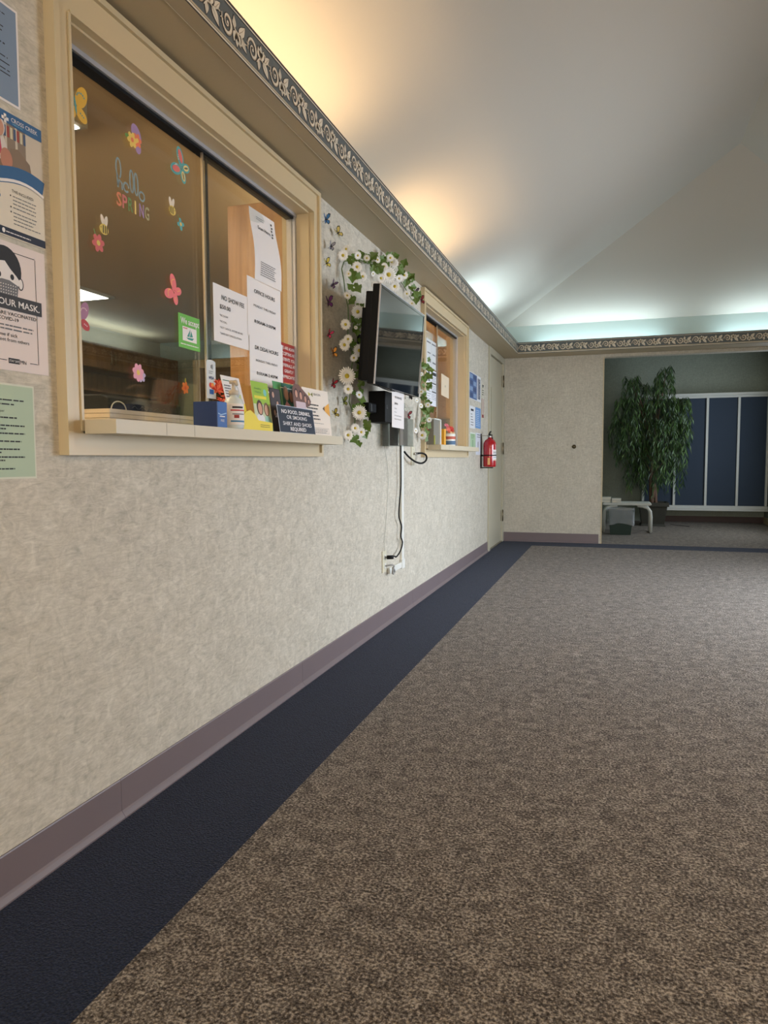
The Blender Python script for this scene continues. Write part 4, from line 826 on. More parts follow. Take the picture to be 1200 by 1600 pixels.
def daisy_mesh():
    mb = MB(); n = 22
    for i in range(n):
        a = 2*math.pi*i/n; l = 1.0 if i % 2 else 0.92; z0 = 0.02*(i % 2)
        def q(r, t, z): return (r*math.cos(a)-t*math.sin(a), r*math.sin(a)+t*math.cos(a), z)
        mb.add([q(0.15, -0.05, z0), q(0.15, 0.05, z0), q(0.6*l, 0.10, z0+0.12), q(0.92*l, 0.075, z0+0.10), q(l, 0.0, z0+0.06), q(0.92*l, -0.075, z0+0.10), q(0.6*l, -0.10, z0+0.12)], [(0, 6, 5, 4, 3, 2, 1)], PET)
    mb.tube([(0, 0, -0.30), (0, 0, 0)], 0.05, VINE, 5)
    ob = mb.build('daisy', fix=False); c = MB().lathe([(0.25, 0.04), (0.24, 0.12), (0.15, 0.18), (0.03, 0.2)], DC, n=14).build('daisy_centre', ob); return ob
dproto = daisy_mesh(); dcen = dproto.children[0]
def leaf_mesh():
    mb = MB(); o_ = [(0, 0), (0.22, 0.16), (0.18, 0.36), (0.42, 0.42), (0.34, 0.62), (0.20, 0.72), (0, 1.0), (-0.20, 0.72), (-0.34, 0.62), (-0.42, 0.42), (-0.18, 0.36), (-0.22, 0.16)]
    vs = [(x, y, 0.25*abs(x)) for x, y in o_]+[(0, 0.45, 0)]
    mb.add(vs, [(i, (i+1) % 12, 12) for i in range(12)], LEAF); return mb.build('leaf', fix=False)
lproto = leaf_mesh()
first = [True, True]
def garland(path, daisies, label, nleaf, seed, xbase=0.03):
    rn = random.Random(seed)
    root = empty('daisy_garland', (0, path[0][0], path[0][1]), label=label, cat='garland')
    P0 = Vector((0, path[0][0], path[0][1]))
    pts = [Vector((xbase-0.012+0.006*math.sin(i*2.1), y, z)) for i, (y, z) in enumerate(path)]
    MB().tube([p-P0 for p in pts], 0.0028, VINE, 6).build('vine', root)
    seg = [(pts[i+1]-pts[i]).length for i in range(len(pts)-1)]; tot = sum(seg)
    def at(t):
        t *= tot
        for i, s in enumerate(seg):
            if t <= s: return pts[i].lerp(pts[i+1], t/s)
            t -= s
        return pts[-1]
    cd = Vector((0.62, -0.72, -0.12)).normalized()
    for i, (y, z, r) in enumerate(daisies):
        if first[0]: o = dproto; c = dcen; first[0] = False
        else:
            o = dproto.copy(); COL.objects.link(o); c = dcen.copy(); COL.objects.link(c); c.parent = o
        o.parent = root; dv = (cd+Vector((rn.uniform(-.45, .45), rn.uniform(-.45, .45), rn.uniform(-.45, .45)))).normalized()
        if r > 0.02 and i % 3 != 1: dv = (cd+Vector((rn.uniform(-.15, .15), rn.uniform(-.15, .15), rn.uniform(-.15, .15)))).normalized()
        qn = dv.to_track_quat('Z', 'Y'); r *= 1.12
        o.location = Vector((0.085, y*0.972, min(0.93+(z-0.93)*0.972, ZS-r*0.9)))-P0; o.rotation_mode = 'QUATERNION'; o.rotation_quaternion = qn; o.scale = (r, r, r)
    for i in range(nleaf):
        p = at((i+rn.random())/nleaf)
        if first[1]: o = lproto; first[1] = False
        else: o = lproto.copy(); COL.objects.link(o)
        o.parent = root; s = rn.uniform(0.038, 0.062)
        q1 = (cd+Vector((rn.uniform(-.5, .5), rn.uniform(-.5, .5), rn.uniform(-.3, .6)))).normalized().to_track_quat('Z', 'Y')
        off = Vector((rn.uniform(0.008, 0.02), rn.uniform(-0.018, 0.018), rn.uniform(-0.012, 0.012)))
        o.rotation_mode = 'QUATERNION'; from mathutils import Quaternion
        o.rotation_quaternion = q1 @ Quaternion((0, 0, 1), rn.uniform(0, 6.28)); loc = p+off; loc.z = min(loc.z, ZS-0.03); loc.x = max(loc.x, 0.062)
        o.location = loc-P0; o.scale = (s, s, s)
garland(PATH_L, DAISY_L, 'long garland of white daisies and green leaves arching left of and above the television', 98, 3)
garland(PATH_R, DAISY_R, 'shorter daisy garland hanging between the television and the far window', 34, 4, 0.045)

# ------------------------------------------------------------ television
tvn = Vector((math.cos(R_(4.29))*math.cos(R_(-0.09)), math.sin(R_(-0.09))*math.cos(R_(4.29)), -math.sin(R_(4.29)))); tvr = Vector((-math.sin(R_(-0.09)), math.cos(R_(-0.09)), 0)); tvu = tvn.cross(tvr)
TM = Matrix((tvr, tvu, tvn)).transposed().to_4x4(); TM.translation = Vector((0.238, 3.362, 1.465))
tv = empty('television', mtx=TM, label='black flat television tilted down on a wall bracket inside the daisy garland', cat='television')
tw, th_ = 0.73, 0.422
mb = MB(); mb.box((-tw/2, -th_/2, -0.035), (tw/2, th_/2, -0.002), BLACK); mb.build('cabinet', tv, bevel=0.003)
mb = MB(); bz = 0.012
for a, b in (((-tw/2, th_/2-bz), (tw/2, th_/2)), ((-tw/2, -th_/2), (tw/2, -th_/2+0.018)), ((-tw/2, -th_/2), (-tw/2+bz, th_/2)), ((tw/2-bz, -th_/2), (tw/2, th_/2))): mb.box((a[0], a[1], -0.002), (b[0], b[1], 0.002), BLACKG)
mb.build('bezel', tv)
mb = MB()
for a, b in (((-tw/2-.001, th_/2-.003), (tw/2+.001, th_/2+.001)), ((-tw/2-.001, -th_/2), (-tw/2+.002, th_/2)), ((tw/2-.002, -th_/2), (tw/2+.001, th_/2))): mb.box((a[0], a[1], -0.004), (b[0], b[1], 0.0026), ALU)
mb.build('edge_trim', tv)
SCR = mat('tv_screen', (7, 8, 9), 0.045, spec=1.0, coat=1.0); MB().box((-tw/2+bz, -th_/2+0.018, -0.002), (tw/2-bz, th_/2-bz, 0.0005), SCR).build('screen', tv)
mb = MB(); mb.box((-tw/2+0.004, -th_/2+0.012, -0.066), (tw/2-0.006, th_/2-0.030, -0.035), BLACK); mb.box((-tw/2+0.075, -0.19, -0.105), (0.33, 0.125, -0.066), BLACK); mb.build('rear_housing', tv, bevel=0.004)
MB().tube([(-0.31, -th_/2-0.004, 0.0), (-0.25, -th_/2-0.010, 0.004), (-0.16, -th_/2-0.012, 0.004), (-0.06, -th_/2-0.006, 0.0)], 0.0025, BLACK, 6).build('loose_wire', tv)
mb = MB(); mb.box((0, 3.40, 1.40), (0.012, 3.56, 1.54), BLACK); mb.box((0.012, 3.44, 1.43), (0.112, 3.52, 1.51), BLACK)
o = mb.build('wall_bracket'); tag(o, 'black steel bracket fixed to the wall behind the television', 'bracket')
# black box, junction box and leaflet rack under the tv
sb = empty('cable_box', (0.0, 3.62, 1.12), label='tall black equipment box on the wall just under the television', cat='box')
mb = MB(); mb.box((0, -0.05, 0.0), (0.09, 0.10, 0.16), BLACK); mb.build('body', sb, bevel=0.004)
mb = MB(); mb.text('G:', 0.0, 0, 0.018, GREYI, 0); o = mb.build('marking', sb, fix=False); o.matrix_basis = Matrix.Translation((0.0905, -0.03, 0.07)) @ FW
jb = empty('small_adapter', (0.0, 3.50, 1.165), label='small black adapter block on the wall left of the tall black box', cat='adapter')
MB().box((0, -0.06, 0), (0.045, 0.06, 0.048), BLACK).build('body', jb, bevel=0.003); MB().box((0.045, -0.03, 0.006), (0.0462, 0.055, 0.042), P((40, 42, 44), 0.3)).build('face', jb)
rk = empty('leaflet_rack', (0.0, 3.76, 1.0), label='clear acrylic leaflet rack hanging beneath the television', cat='rack')
mb = MB(); mb.box((0.09, -0.03, 0.02), (0.093, 0.17, 0.24), CLEAR); mb.box((0.02, -0.03, 0.0), (0.14, -0.027, 0.22), CLEAR); mb.box((0.02, 0.167, 0.0), (0.14, 0.17, 0.22), CLEAR); mb.box((0.137, -0.027, 0.0), (0.14, 0.167, 0.15), CLEAR); mb.box((0.02, -0.027, 0.0), (0.137, 0.167, 0.003), CLEAR); mb.box((0.02, -0.027, 0.003), (0.023, 0.167, 0.24), CLEAR)
mb.build('shell', rk)
for i, (c, lb) in enumerate((((70, 62, 58), 'dark brown leaflet standing in the clear rack'), ((130, 118, 108), 'tan leaflet standing in front in the clear rack'))):
    o = MB().box((0, 0, 0), (0.004, 0.15, 0.19), P(c)).build('leaflet', None, (0.05+i*0.055, 3.77, 1.005)); tag(o, lb, 'leaflet')
# hanging sheet clipped under the tv
def dr(mb, w, h):
    mb.text('NO SHOW FEE', w*0.5, h*0.76, 0.011, DK, width=w*0.56, bold=0.012, align='C'); mb.text('$50.00', w*0.2, h*0.60, 0.010, DK, width=w*0.26, bold=0.012)
    for i, t in enumerate(('*NO SHOW', '*NO CALL', '*NOT CANCEL WITHIN 48 HRS', '*SAME DAY CANCELLATION')): mb.text(t, w*0.18, h*(0.48-i*0.09), 0.0055, DK, width=w*(0.2, 0.18, 0.6, 0.56)[i])
notice('notice_sheet', 'white NO SHOW FEE sheet clipped hanging under the television', 'notice', onwall(0.20, 3.325, 1.083, R_(-0.5), R_(0)), 0.205, 0.185, WHITE, dr)
o = MB().box((0, 0, 0), (0.012, 0.05, 0.016), STEEL).build('binder_clip', None, (0.195, 3.40, 1.256)); tag(o, 'small metal clip gripping the sheet beneath the television', 'clip')

# conduit, outlet, plate, cables
cd_ = empty('wire_conduit', (0, 4.15, 0.3), label='white surface conduit running down the wall from television to power outlet', cat='conduit')
MB().box((0.0, -0.022, 0.015), (0.014, 0.022, 0.93), WHITEP).build('vertical_run', cd_, bevel=0.003); MB().box((0.0, -0.27, -0.015), (0.014, -0.02, 0.02), WHITEP).build('horizontal_run', cd_, bevel=0.003)
MB().box((0.0, -0.03, -0.02), (0.018, 0.03, 0.035), WHITEP).build('corner_cover', cd_, bevel=0.003)
ot = empty('power_outlet', (0, 3.812, 0.365), label='cream duplex power outlet low on the wall with plugged cable', cat='outlet')
PL = mat('plate_ivory', (206, 200, 176), 0.4)
MB().box((0, -0.036, -0.06), (0.006, 0.036, 0.06), PL).build('cover_plate', ot, bevel=0.002)
for z in (0.024, -0.024):
    mb = MB(); mb.box((0.006, -0.014, z-0.014), (0.009, 0.014, z+0.014), WHITEP); mb.box((0.009, -0.007, z-0.004), (0.0092, -0.005, z+0.005), DK); mb.box((0.009, 0.005, z-0.004), (0.0092, 0.007, z+0.005), DK); mb.build('socket', ot)
wp = empty('wall_plate', (0, 4.415, 0.95), label='cream blank wall plate with cable connector right of the conduit', cat='wall plate')
MB().box((0, -0.04, -0.058), (0.006, 0.04, 0.058), PL).build('cover_plate', wp, bevel=0.002)
for z in (0.042, -0.042): MB().lathe([(0.003, 0), (0.003, 0.001)], STEEL, n=8).xf(Matrix.Translation((0.006, 0, z)) @ Matrix.Rotation(R_(90), 4, 'Y')).build('screw', wp)
def cable(name, label, pts, r, m=BLACK, sub=6):
    P_ = [Vector(p) for p in pts]; out = []
    for i in range(len(P_)-1):
        p0 = P_[max(0, i-1)]; p1 = P_[i]; p2 = P_[i+1]; p3 = P_[min(len(P_)-1, i+2)]
        for k in range(sub):
            t = k/sub; out.append(0.5*((2*p1)+(p2-p0)*t+(2*p0-5*p1+4*p2-p3)*t*t+(3*p1-p0-3*p2+p3)*t**3))
    out.append(P_[-1]); root = empty(name, tuple(P_[0]), label=label, cat='cable'); MB().tube([p-P_[0] for p in out], r, m, 7).build('cord', root); return root
c_ = cable('power_cable', 'thin black power cord wandering down beside the conduit to the outlet', [(0.03, 4.06, 1.15), (0.025, 4.07, 1.05), (0.024, 4.075, 0.9), (0.022, 4.08, 0.78), (0.022, 4.05, 0.68), (0.024, 4.03, 0.60), (0.022, 4.09, 0.54), (0.024, 4.07, 0.48), (0.022, 4.11, 0.44), (0.026, 4.06, 0.40), (0.03, 3.96, 0.375), (0.032, 3.90, 0.385), (0.02, 3.83, 0.389)], 0.0042)
MB().tube([(0.05-0.03, 3.83-4.06, 0.389-1.15), (0.018-0.03, 3.812-4.06, 0.389-1.15)], 0.011, BLACK, 8).build('plug', c_)
c_ = cable('coax_cable', 'short thick black cable looping out of the conduit into the wall plate', [(0.016, 4.175, 0.975), (0.03, 4.22, 0.945), (0.05, 4.30, 0.915), (0.065, 4.40, 0.905), (0.07, 4.49, 0.925), (0.06, 4.52, 0.955), (0.04, 4.49, 0.968), (0.018, 4.43, 0.965)], 0.006)
MB().tube([(0.022-0.016, 4.44-4.175, 0.965-0.975), (0.005-0.016, 4.415-4.175, 0.963-0.975)], 0.007, STEEL, 8).build('connector', c_)
cable('wire_tail', 'short curled black wire tail hanging beside the conduit under the rack', [(0.03, 4.02, 1.14), (0.03, 4.01, 1.09), (0.03, 3.97, 1.05), (0.03, 3.94, 1.03), (0.03, 3.93, 1.055), (0.03, 3.97, 1.06)], 0.003)
cable('coiled_cord', 'grey coiled cord end hanging from the lower socket of the outlet', [(0.012, 3.812, 0.341), (0.04, 3.83, 0.345), (0.045, 3.86, 0.335), (0.04, 3.85, 0.31), (0.035, 3.87, 0.29), (0.04, 3.89, 0.30), (0.035, 3.87, 0.325), (0.035, 3.88, 0.285)], 0.005, mat('grey_cord', (150, 150, 146), 0.4))
cable('thin_wire', 'very thin pale wire drooping down the wall left of the conduit', [(0.015, 3.78, 1.01), (0.006, 3.88, 0.85), (0.004, 3.86, 0.65), (0.004, 3.82, 0.5), (0.007, 3.80, 0.425)], 0.0012, mat('pale_wire', (170, 170, 160), 0.5))

# ------------------------------------------------------------ far window notices and counter things
def two(mb, w, h): pass
def dr(mb, w, h):
    for i in range(2):
        x = w*(0.04+0.5*i); mb.rect(x, h*0.86, w*0.4, 0.01, GREYI, 0.0006); mb.rect(x+.02, h*0.50, w*0.3, 0.008, GREYI, 0.0006); mb.rect(x+.02, h*0.20, w*0.34, 0.012, GREYI, 0.0006)
    mb.rect(w*0.495, 0, 0.002, h, GREYI, 0.0006)
SHX = GX-0.021
notice('notice_sheet', 'pair of pale hours notices taped highest on the left pane of the far window', 'notice', onglass(SHX+.007, 5.13, 1.596), 0.30, 0.205, P((206, 208, 206)), dr)
def dr(mb, w, h):
    mb.ell(w*0.24, h*0.82, 0.03, 0.036, DK, 0.0005); mb.ell(w*0.24, h*0.76, 0.022, 0.026, WHITE, 0.0008); mb.rect(w*0.14, h*0.66, w*0.2, h*0.07, GREYI, 0.0011); mb.rect(w*0.02, h*0.46, w*0.44, h*0.12, DK, 0.0005)
    bars(mb, w*0.04, h*0.38, w*0.38, 6, 0.018, 0.004, GREYI, 0.0005, .3)
    for k in range(3): mb.rect(w*0.54, h*(0.86-0.24*k), w*0.42, h*(0.09 if k == 0 else 0.03), DK, 0.0005); bars(mb, w*0.54, h*(0.80-0.24*k), w*0.42, 4, 0.012, 0.003, GREYI, 0.0006, .2, k+3)
    mb.rect(w*0.495, 0, 0.002, h, GREYI, 0.0006)
notice('notice_sheet', 'pair of black-and-white notices with mask drawing on the far window, below the pale pair', 'notice', onglass(SHX+.008, 5.13, 1.325), 0.30, 0.262, P((216, 218, 222)), dr)
def dr(mb, w, h): mb.ell(w*0.5, h*0.5, 0.018, 0.01, P((170, 160, 140)), 0.0005)
notice('notice_sheet', 'plain cream paper taped on the right pane of the far window over the oak', 'notice', onglass(GX+.001, 5.535, 1.425, R_(-2)), 0.27, 0.165, P((214, 196, 168)), dr)
bh = empty('brochure_holder', (0.06, 4.68, ZC), label='grey brochure stand with white edge at the left end of the far counter', cat='holder')
MB().box((-0.02, 0.0, 0), (0.012, 0.16, 0.165), P((120, 116, 104), 0.4)).build('back', bh); MB().box((-0.026, 0.16, 0), (0.02, 0.185, 0.17), WHITEP).build('edge', bh); MB().box((-0.026, -0.004, 0.165), (0.02, 0.17, 0.172), WHITEP).build('cap', bh); MB().box((0.012, 0.002, 0), (0.016, 0.03, 0.06), P((150, 150, 60))).build('tag', bh)
o = MB().box((0, 0, 0), (0.05, 0.055, 0.112), P((226, 164, 40), 0.35)).build('carton', None, (0.03, 4.95, ZC)); tag(o, 'narrow orange-yellow carton on the far counter beside the flowers', 'carton')
mb = MB(); mb.lathe([(0.045, 0), (0.047, 0.004), (0.047, 0.082), (0.044, 0.087), (0.03, 0.088)], WHITEP, n=24)
cn = empty('canister', (0.055, 5.215, ZC), label='round white and blue canister on the far counter in front of the oak', cat='canister'); mb.build('body', cn)
MB().lathe([(0.0474, 0.008), (0.0476, 0.009), (0.0476, 0.034), (0.0474, 0.035)], P((70, 100, 130)), n=24).build('lower_label', cn); MB().lathe([(0.0474, 0.046), (0.0476, 0.047), (0.0476, 0.066), (0.0474, 0.067)], P((180, 90, 70)), n=24).build('upper_label', cn)
f2 = empty('flower_bunch', (-0.025, 5.50, ZC), label='bunch of salmon pink and cream artificial flowers on the far counter', cat='flowers')
MB().lathe([(0.02, 0), (0.026, 0.07), (0.024, 0.07)], P((120, 110, 90)), n=14).build('pot', f2)
for i, (dx, dy, dz, s) in enumerate(((0.02, -0.05, 0.12, 0.03), (0.03, 0.0, 0.13, 0.036), (0.02, 0.06, 0.115, 0.03), (0.0, -0.02, 0.155, 0.028), (0.035, 0.03, 0.095, 0.03))):
    mb = MB(); cc = (P((226, 130, 110)), P((206, 70, 60)), P((226, 190, 130)), P((216, 120, 130)), P((232, 200, 150)))[i]
    for j in range(9):
        a = j*2.4; r1 = s*0.5; mb.add([(0, 0, 0), (r1*math.cos(a-.5), r1*math.sin(a-.5), s*0.3), (s*math.cos(a), s*math.sin(a), s*0.2), (r1*math.cos(a+.5), r1*math.sin(a+.5), s*0.3)], [(0, 1, 2, 3)], cc)
    mb.xf(Matrix.Rotation(R_(-35), 4, 'Z') @ Matrix.Rotation(R_(60), 4, 'Y')); mb.build('blossom', f2, (dx, dy, dz), fix=False)

# notices between far window and extinguisher
BLU = P((70, 96, 140)); BLU2 = P((96, 140, 190))
def dr(mb, w, h):
    mb.rect(0.006, 0.006, w*0.62, h-0.012, BLU, 0.0004)
    for i in range(4):
        for j in range(2): mb.rect(0.015+j*w*0.3, h*(0.08+0.23*i), w*0.24, h*0.16, P((120, 144, 176) if (i+j) % 2 else (52, 72, 112)), 0.0007)
    mb.rect(w*0.70, h*0.10, w*0.24, h*0.8, P((90, 92, 104)), 0.0005); bars(mb, w*0.71, h*0.86, w*0.2, 14, h*0.055, 0.004, P((190, 190, 200)), 0.0008, .4)
notice('notice_sheet', 'large blue and white notice, topmost between the far window and the door', 'notice', onwall(XW, 6.27, 1.455, 0), 0.55, 0.232, P((206, 208, 210)), dr)
def dr(mb, w, h):
    mb.rect(w*0.2, h*0.78, w*0.5, 0.018, DK, 0.0005); bars(mb, w*0.2, h*0.62, w*0.5, 5, h*0.12, 0.006, DK, 0.0005, .5, 2)
notice('notice_sheet', 'white printed notice in the middle row beside the blue one, near the far window', 'notice', onwall(XW, 6.28, 1.200, 0), 0.26, 0.195, P((214, 216, 218)), dr)
def dr(mb, w, h): bars(mb, w*0.12, h*0.84, w*0.76, 9, h*0.09, 0.005, P((190, 208, 226)), 0.0005, .3, 5)
notice('notice_sheet', 'solid blue notice in the middle row left of the narrow red-framed sign', 'notice', onwall(XW, 6.55, 1.210, 0), 0.27, 0.188, BLU2, dr)
def dr(mb, w, h):
    mb.rect(0.012, 0.012, w-0.024, h-0.024, P((160, 186, 150)), 0.0004); mb.rect(w*0.45, h*0.2, 0.02, h*0.4, P((80, 120, 80)), 0.0007); bars(mb, w*0.2, h*0.85, w*0.6, 3, h*0.08, 0.005, GRN, 0.0007)
notice('notice_sheet', 'pale green notice in the lowest row beside the far counter end', 'notice', onwall(XW, 6.30, 1.0, 0), 0.26, 0.165, P((206, 212, 200)), dr)
def dr(mb, w, h): bars(mb, w*0.2, h*0.9, w*0.6, 2, h*0.1, 0.006, DK, 0.0005); mb.rect(w*0.35, h*0.3, 0.03, h*0.3, GREYI, 0.0005)
notice('notice_sheet', 'white notice in the lowest row right behind the fire extinguisher', 'notice', onwall(XW, 6.575, 0.968, 0), 0.28, 0.2, P((204, 208, 216)), dr)
def dr(mb, w, h):
    mb.rect(0.006, 0.01, w-0.012, h*0.55, P((140, 60, 56)), 0.0004); mb.rect(0.03, 0.04, w-0.06, h*0.47, P((206, 200, 184)), 0.0007); mb.poly([(w*0.5, h*0.86), (w*0.15, h*0.97), (w*0.85, h*0.97)], DK, 0.0005); bars(mb, w*0.15, h*0.80, w*0.7, 3, h*0.06, 0.008, DK, 0.0005, .1)
notice('small_sign', 'narrow vertical extinguisher arrow sign with reddish frame above the extinguisher', 'sign', onwall(XW, 6.87, 1.31, 0), 0.12, 0.33, P((196, 192, 172)), dr)

# fire extinguisher
fx = empty('fire_extinguisher', (0.085, 6.84, 0.855), label='red fire extinguisher with white label strapped in a wall bracket beside the door', cat='fire extinguisher')
RED = mat('extinguisher_red', (168, 14, 26), 0.22, coat=0.5)
MB().lathe([(0.052, 0.0), (0.058, 0.004), (0.060, 0.014), (0.060, 0.205), (0.057, 0.225), (0.045, 0.248), (0.026, 0.262), (0.018, 0.266), (0.018, 0.275)], RED, n=32).build('cylinder', fx)
mb = MB(); mb.lathe([(0.016, 0.272), (0.018, 0.276), (0.018, 0.296), (0.013, 0.30), (0.013, 0.312)], STEEL, n=16); mb.build('valve', fx)
mb = MB(); mb.box((-0.010, -0.03, 0.30), (0.010, 0.06, 0.306), BLACK); mb.tube([(0, -0.02, 0.312), (0, 0.02, 0.328), (0, 0.07, 0.332)], 0.006, BLACK, 6); mb.build('handle', fx)
mb = MB(); mb.lathe([(0.013, 0), (0.013, 0.012)], STEEL, n=14).xf(Matrix.Translation((0.018, 0.0, 0.288)) @ Matrix.Rotation(R_(90), 4, 'Y')); mb.build('gauge', fx)
mb = MB(); mb.tube([(0.0, 0.02, 0.288), (0.015, 0.05, 0.27), (0.02, 0.068, 0.235), (0.02, 0.072, 0.19), (0.02, 0.07, 0.17)], [0.007, 0.007, 0.007, 0.009, 0.014], BLACK, 8); mb.build('hose', fx)
def arc(mb, r, a0, a1, z0, z1, m):
    k = 10; vs = []
    for i in range(k+1): a = R_(a0+(a1-a0)*i/k); vs += [(r*math.cos(a), r*math.sin(a), z0), (r*math.cos(a), r*math.sin(a), z1)]
    mb.add(vs, [(2*i, 2*i+2, 2*i+3, 2*i+1) for i in range(k)], m)
mb = MB(); arc(mb, 0.0604, -50, 45, 0.060, 0.160, WHITE); arc(mb, 0.0607, -45, 40, 0.135, 0.140, DK); arc(mb, 0.0607, -45, 10, 0.120, 0.124, GREYI); arc(mb, 0.0607, -45, 30, 0.085, 0.092, P((150, 170, 190))); arc(mb, 0.0607, -40, 20, 0.105, 0.109, GREYI); arc(mb, 0.0607, -45, 40, 0.062, 0.066, P((214, 150, 60))); mb.build('label', fx, fix=False)
mb = MB(); arc(mb, 0.0604, -100, -78, 0.020, 0.085, P((226, 170, 110))); mb.build('inspection_tag', fx, fix=False)
mb = MB(); mb.lathe([(0.0612, 0.103), (0.0622, 0.103), (0.0622, 0.113), (0.0612, 0.113)], BLACK, n=32); mb.box((-0.085, -0.025, 0.0), (-0.080, 0.025, 0.31), BLACK); mb.box((-0.080, -0.02, 0.10), (-0.06, 0.02, 0.115), BLACK); mb.box((-0.085, -0.03, -0.012), (0.03, 0.03, -0.003), BLACK); mb.box((-0.08, -.012, 0.29), (-0.018, .012, 0.296), STEEL); mb.build('bracket', fx)

# small wall stud on the far wall
mb = MB(); mb.lathe([(0.022, 0), (0.022, 0.004), (0.012, 0.006), (0.010, 0.02)], BRASS, n=18).xf(Matrix.Rotation(R_(90), 4, 'X')); mb.lathe([(0.009, 0), (0.009, 0.001)], BLACK, n=12).xf(Matrix.Identity(4))
o = mb.build('door_stop', None, (0.778, D, 1.059)); tag(o, 'small round dark door stop button on the bare far wall', 'door stop')

# ------------------------------------------------------------ alcove things
bn = empty('side_bench', (1.37, 9.68, 0), label='low white moulded bench with looped legs standing behind the wall edge', cat='bench')
GW = mat('bench_white', (196, 198, 190), 0.45)
mb = MB(); pr = [(-0.285, 0.345), (0.255, 0.345), (0.275, 0.352), (0.275, 0.368), (0.255, 0.377), (-0.285, 0.377), (-0.30, 0.368), (-0.30, 0.352)]
mb.prism(pr, 1, -0.16, 0.2, GW); mb.build('seat', bn, bevel=0.004)
for y in (-0.13, 0.17):
    for sx in (-1, 1):
        x0 = -0.285 if sx < 0 else 0.272
        pts = [(x0-sx*0.16, y, 0.34), (x0-sx*0.10, y, 0.335), (x0-sx*0.04, y, 0.315), (x0-sx*0.008, y, 0.27), (x0, y, 0.2), (x0, y, 0.015)]
        MB().tube(pts, 0.020, GW, 10).build('leg', bn)
for sx in (-1, 1):
    x0 = -0.285 if sx < 0 else 0.272; MB().tube([(x0, -0.13, 0.014), (x0, 0.17, 0.014)], 0.014, GW, 8).build('foot_rail', bn)
def tbox(x, y, z, w, dpt, h, label):
    r = empty('tissue_box', (x, y, z), label=label, cat='box'); MB().box((-w/2, -dpt/2, 0), (w/2, dpt/2, h), P((214, 210, 196), 0.5)).build('carton', r, bevel=0.002)
    MB().box((-w/2-0.0006, -dpt/2-0.0006, h*0.45), (w/2+.0006, dpt/2+.0006, h*0.52), P((150, 150, 140))).build('lid_line', r)
tbox(1.10, 9.66, 0.3775, 0.13, 0.22, 0.062, 'left white carton on the bench, half hidden by the wall edge')
tbox(1.232, 9.62, 0.3775, 0.11, 0.2, 0.048, 'right, lower white carton lying on the bench')
bn2 = empty('waste_bin', (1.285, 9.36, 0), label='small dark green waste bin lined with a clear plastic bag under the bench', cat='bin')
GB = mat('bin_green', (14, 44, 34), 0.45)
def frust(mb, a, b, z0, z1, m, da=0.8, smooth=False, n=None):
    vs = [(-a, -a*da, z0), (a, -a*da, z0), (a, a*da, z0), (-a, a*da, z0), (-b, -b*da, z1), (b, -b*da, z1), (b, b*da, z1), (-b, b*da, z1)]
    mb.add(vs, [(0, 3, 2, 1), (0, 1, 5, 4), (1, 2, 6, 5), (2, 3, 7, 6), (3, 0, 4, 7)], m)
mb = MB(); frust(mb, 0.118, 0.150, 0, 0.30, GB); frust(mb, 0.113, 0.145, 0.006, 0.30, GB); mb.build('bucket', bn2, fix=False)
BAG = bpy.data.materials.new('clear_bag'); BAG.use_nodes = True; nt = BAG.node_tree; nt.nodes.remove(nt.nodes['Principled BSDF'])
t1 = nt.nodes.new('ShaderNodeBsdfTransparent'); t2 = nt.nodes.new('ShaderNodeBsdfPrincipled'); t2.inputs['Base Color'].default_value = (0.75, 0.78, 0.8, 1); t2.inputs['Roughness'].default_value = 0.25
mx = nt.nodes.new('ShaderNodeMixShader'); mx.inputs[0].default_value = 0.24; nt.links.new(t1.outputs[0], mx.inputs[1]); nt.links.new(t2.outputs[0], mx.inputs[2]); nt.links.new(mx.outputs[0], nt.nodes['Material Output'].inputs[0])
mb = MB(); rn = random.Random(2); n = 40; rows = 10; vs = []
for j in range(rows):
    t = j/(rows-1); z = 0.325-0.195*t
    for i in range(n):
        a = 2*math.pi*i/n; c, s = math.cos(a), math.sin(a); k = 1/max(abs(c), abs(s))**0.8
        r = (0.160-0.006*t+0.010*math.sin(9*a+3*t)*t+rn.uniform(-0.004, 0.004))*k*(1 if j else 0.96)
        vs.append((r*c, r*s*0.82, z+(0.018*math.sin(3*a)+rn.uniform(-.004, .004))*t+(0.004*math.sin(5*a) if j < 2 else 0)))
mb.add(vs, [(j*n+i, j*n+(i+1) % n, (j+1)*n+(i+1) % n, (j+1)*n+i) for j in range(rows-1) for i in range(n)], BAG, True); mb.build('plastic_liner', bn2, fix=False)

# potted weeping fig
pf = empty('potted_fig', (1.715, 10.72, 0), label='tall weeping fig with long drooping leaves in a square dark pot', cat='plant')
POT = mat('pot_dark', (50, 50, 42), 0.6, var=(20, 0.25), bump=(60, 0.4))
mb = MB(); frust(mb, 0.145, 0.180, 0.02, 0.28, POT, 1.0); frust(mb, 0.165, 0.150, 0.0, 0.03, POT, 1.0)
mb.box((-0.20, -0.20, 0.27), (0.20, -0.165, 0.325), POT); mb.box((-0.20, 0.165, 0.27), (0.20, 0.20, 0.325), POT); mb.box((-0.20, -0.165, 0.27), (-0.165, 0.165, 0.325), POT); mb.box((0.165, -0.165, 0.27), (0.20, 0.165, 0.325), POT)
mb.build('pot', pf, bevel=0.004); MB().box((-0.166, -0.166, 0.25), (0.166, 0.166, 0.30), mat('soil', (52, 40, 30), 0.95, bump=(80, 0.8))).build('soil', pf)
BARK = mat('bark', (112, 86, 72), 0.8, var=(30, 0.2), bump=(80, 0.6))
mb = MB()
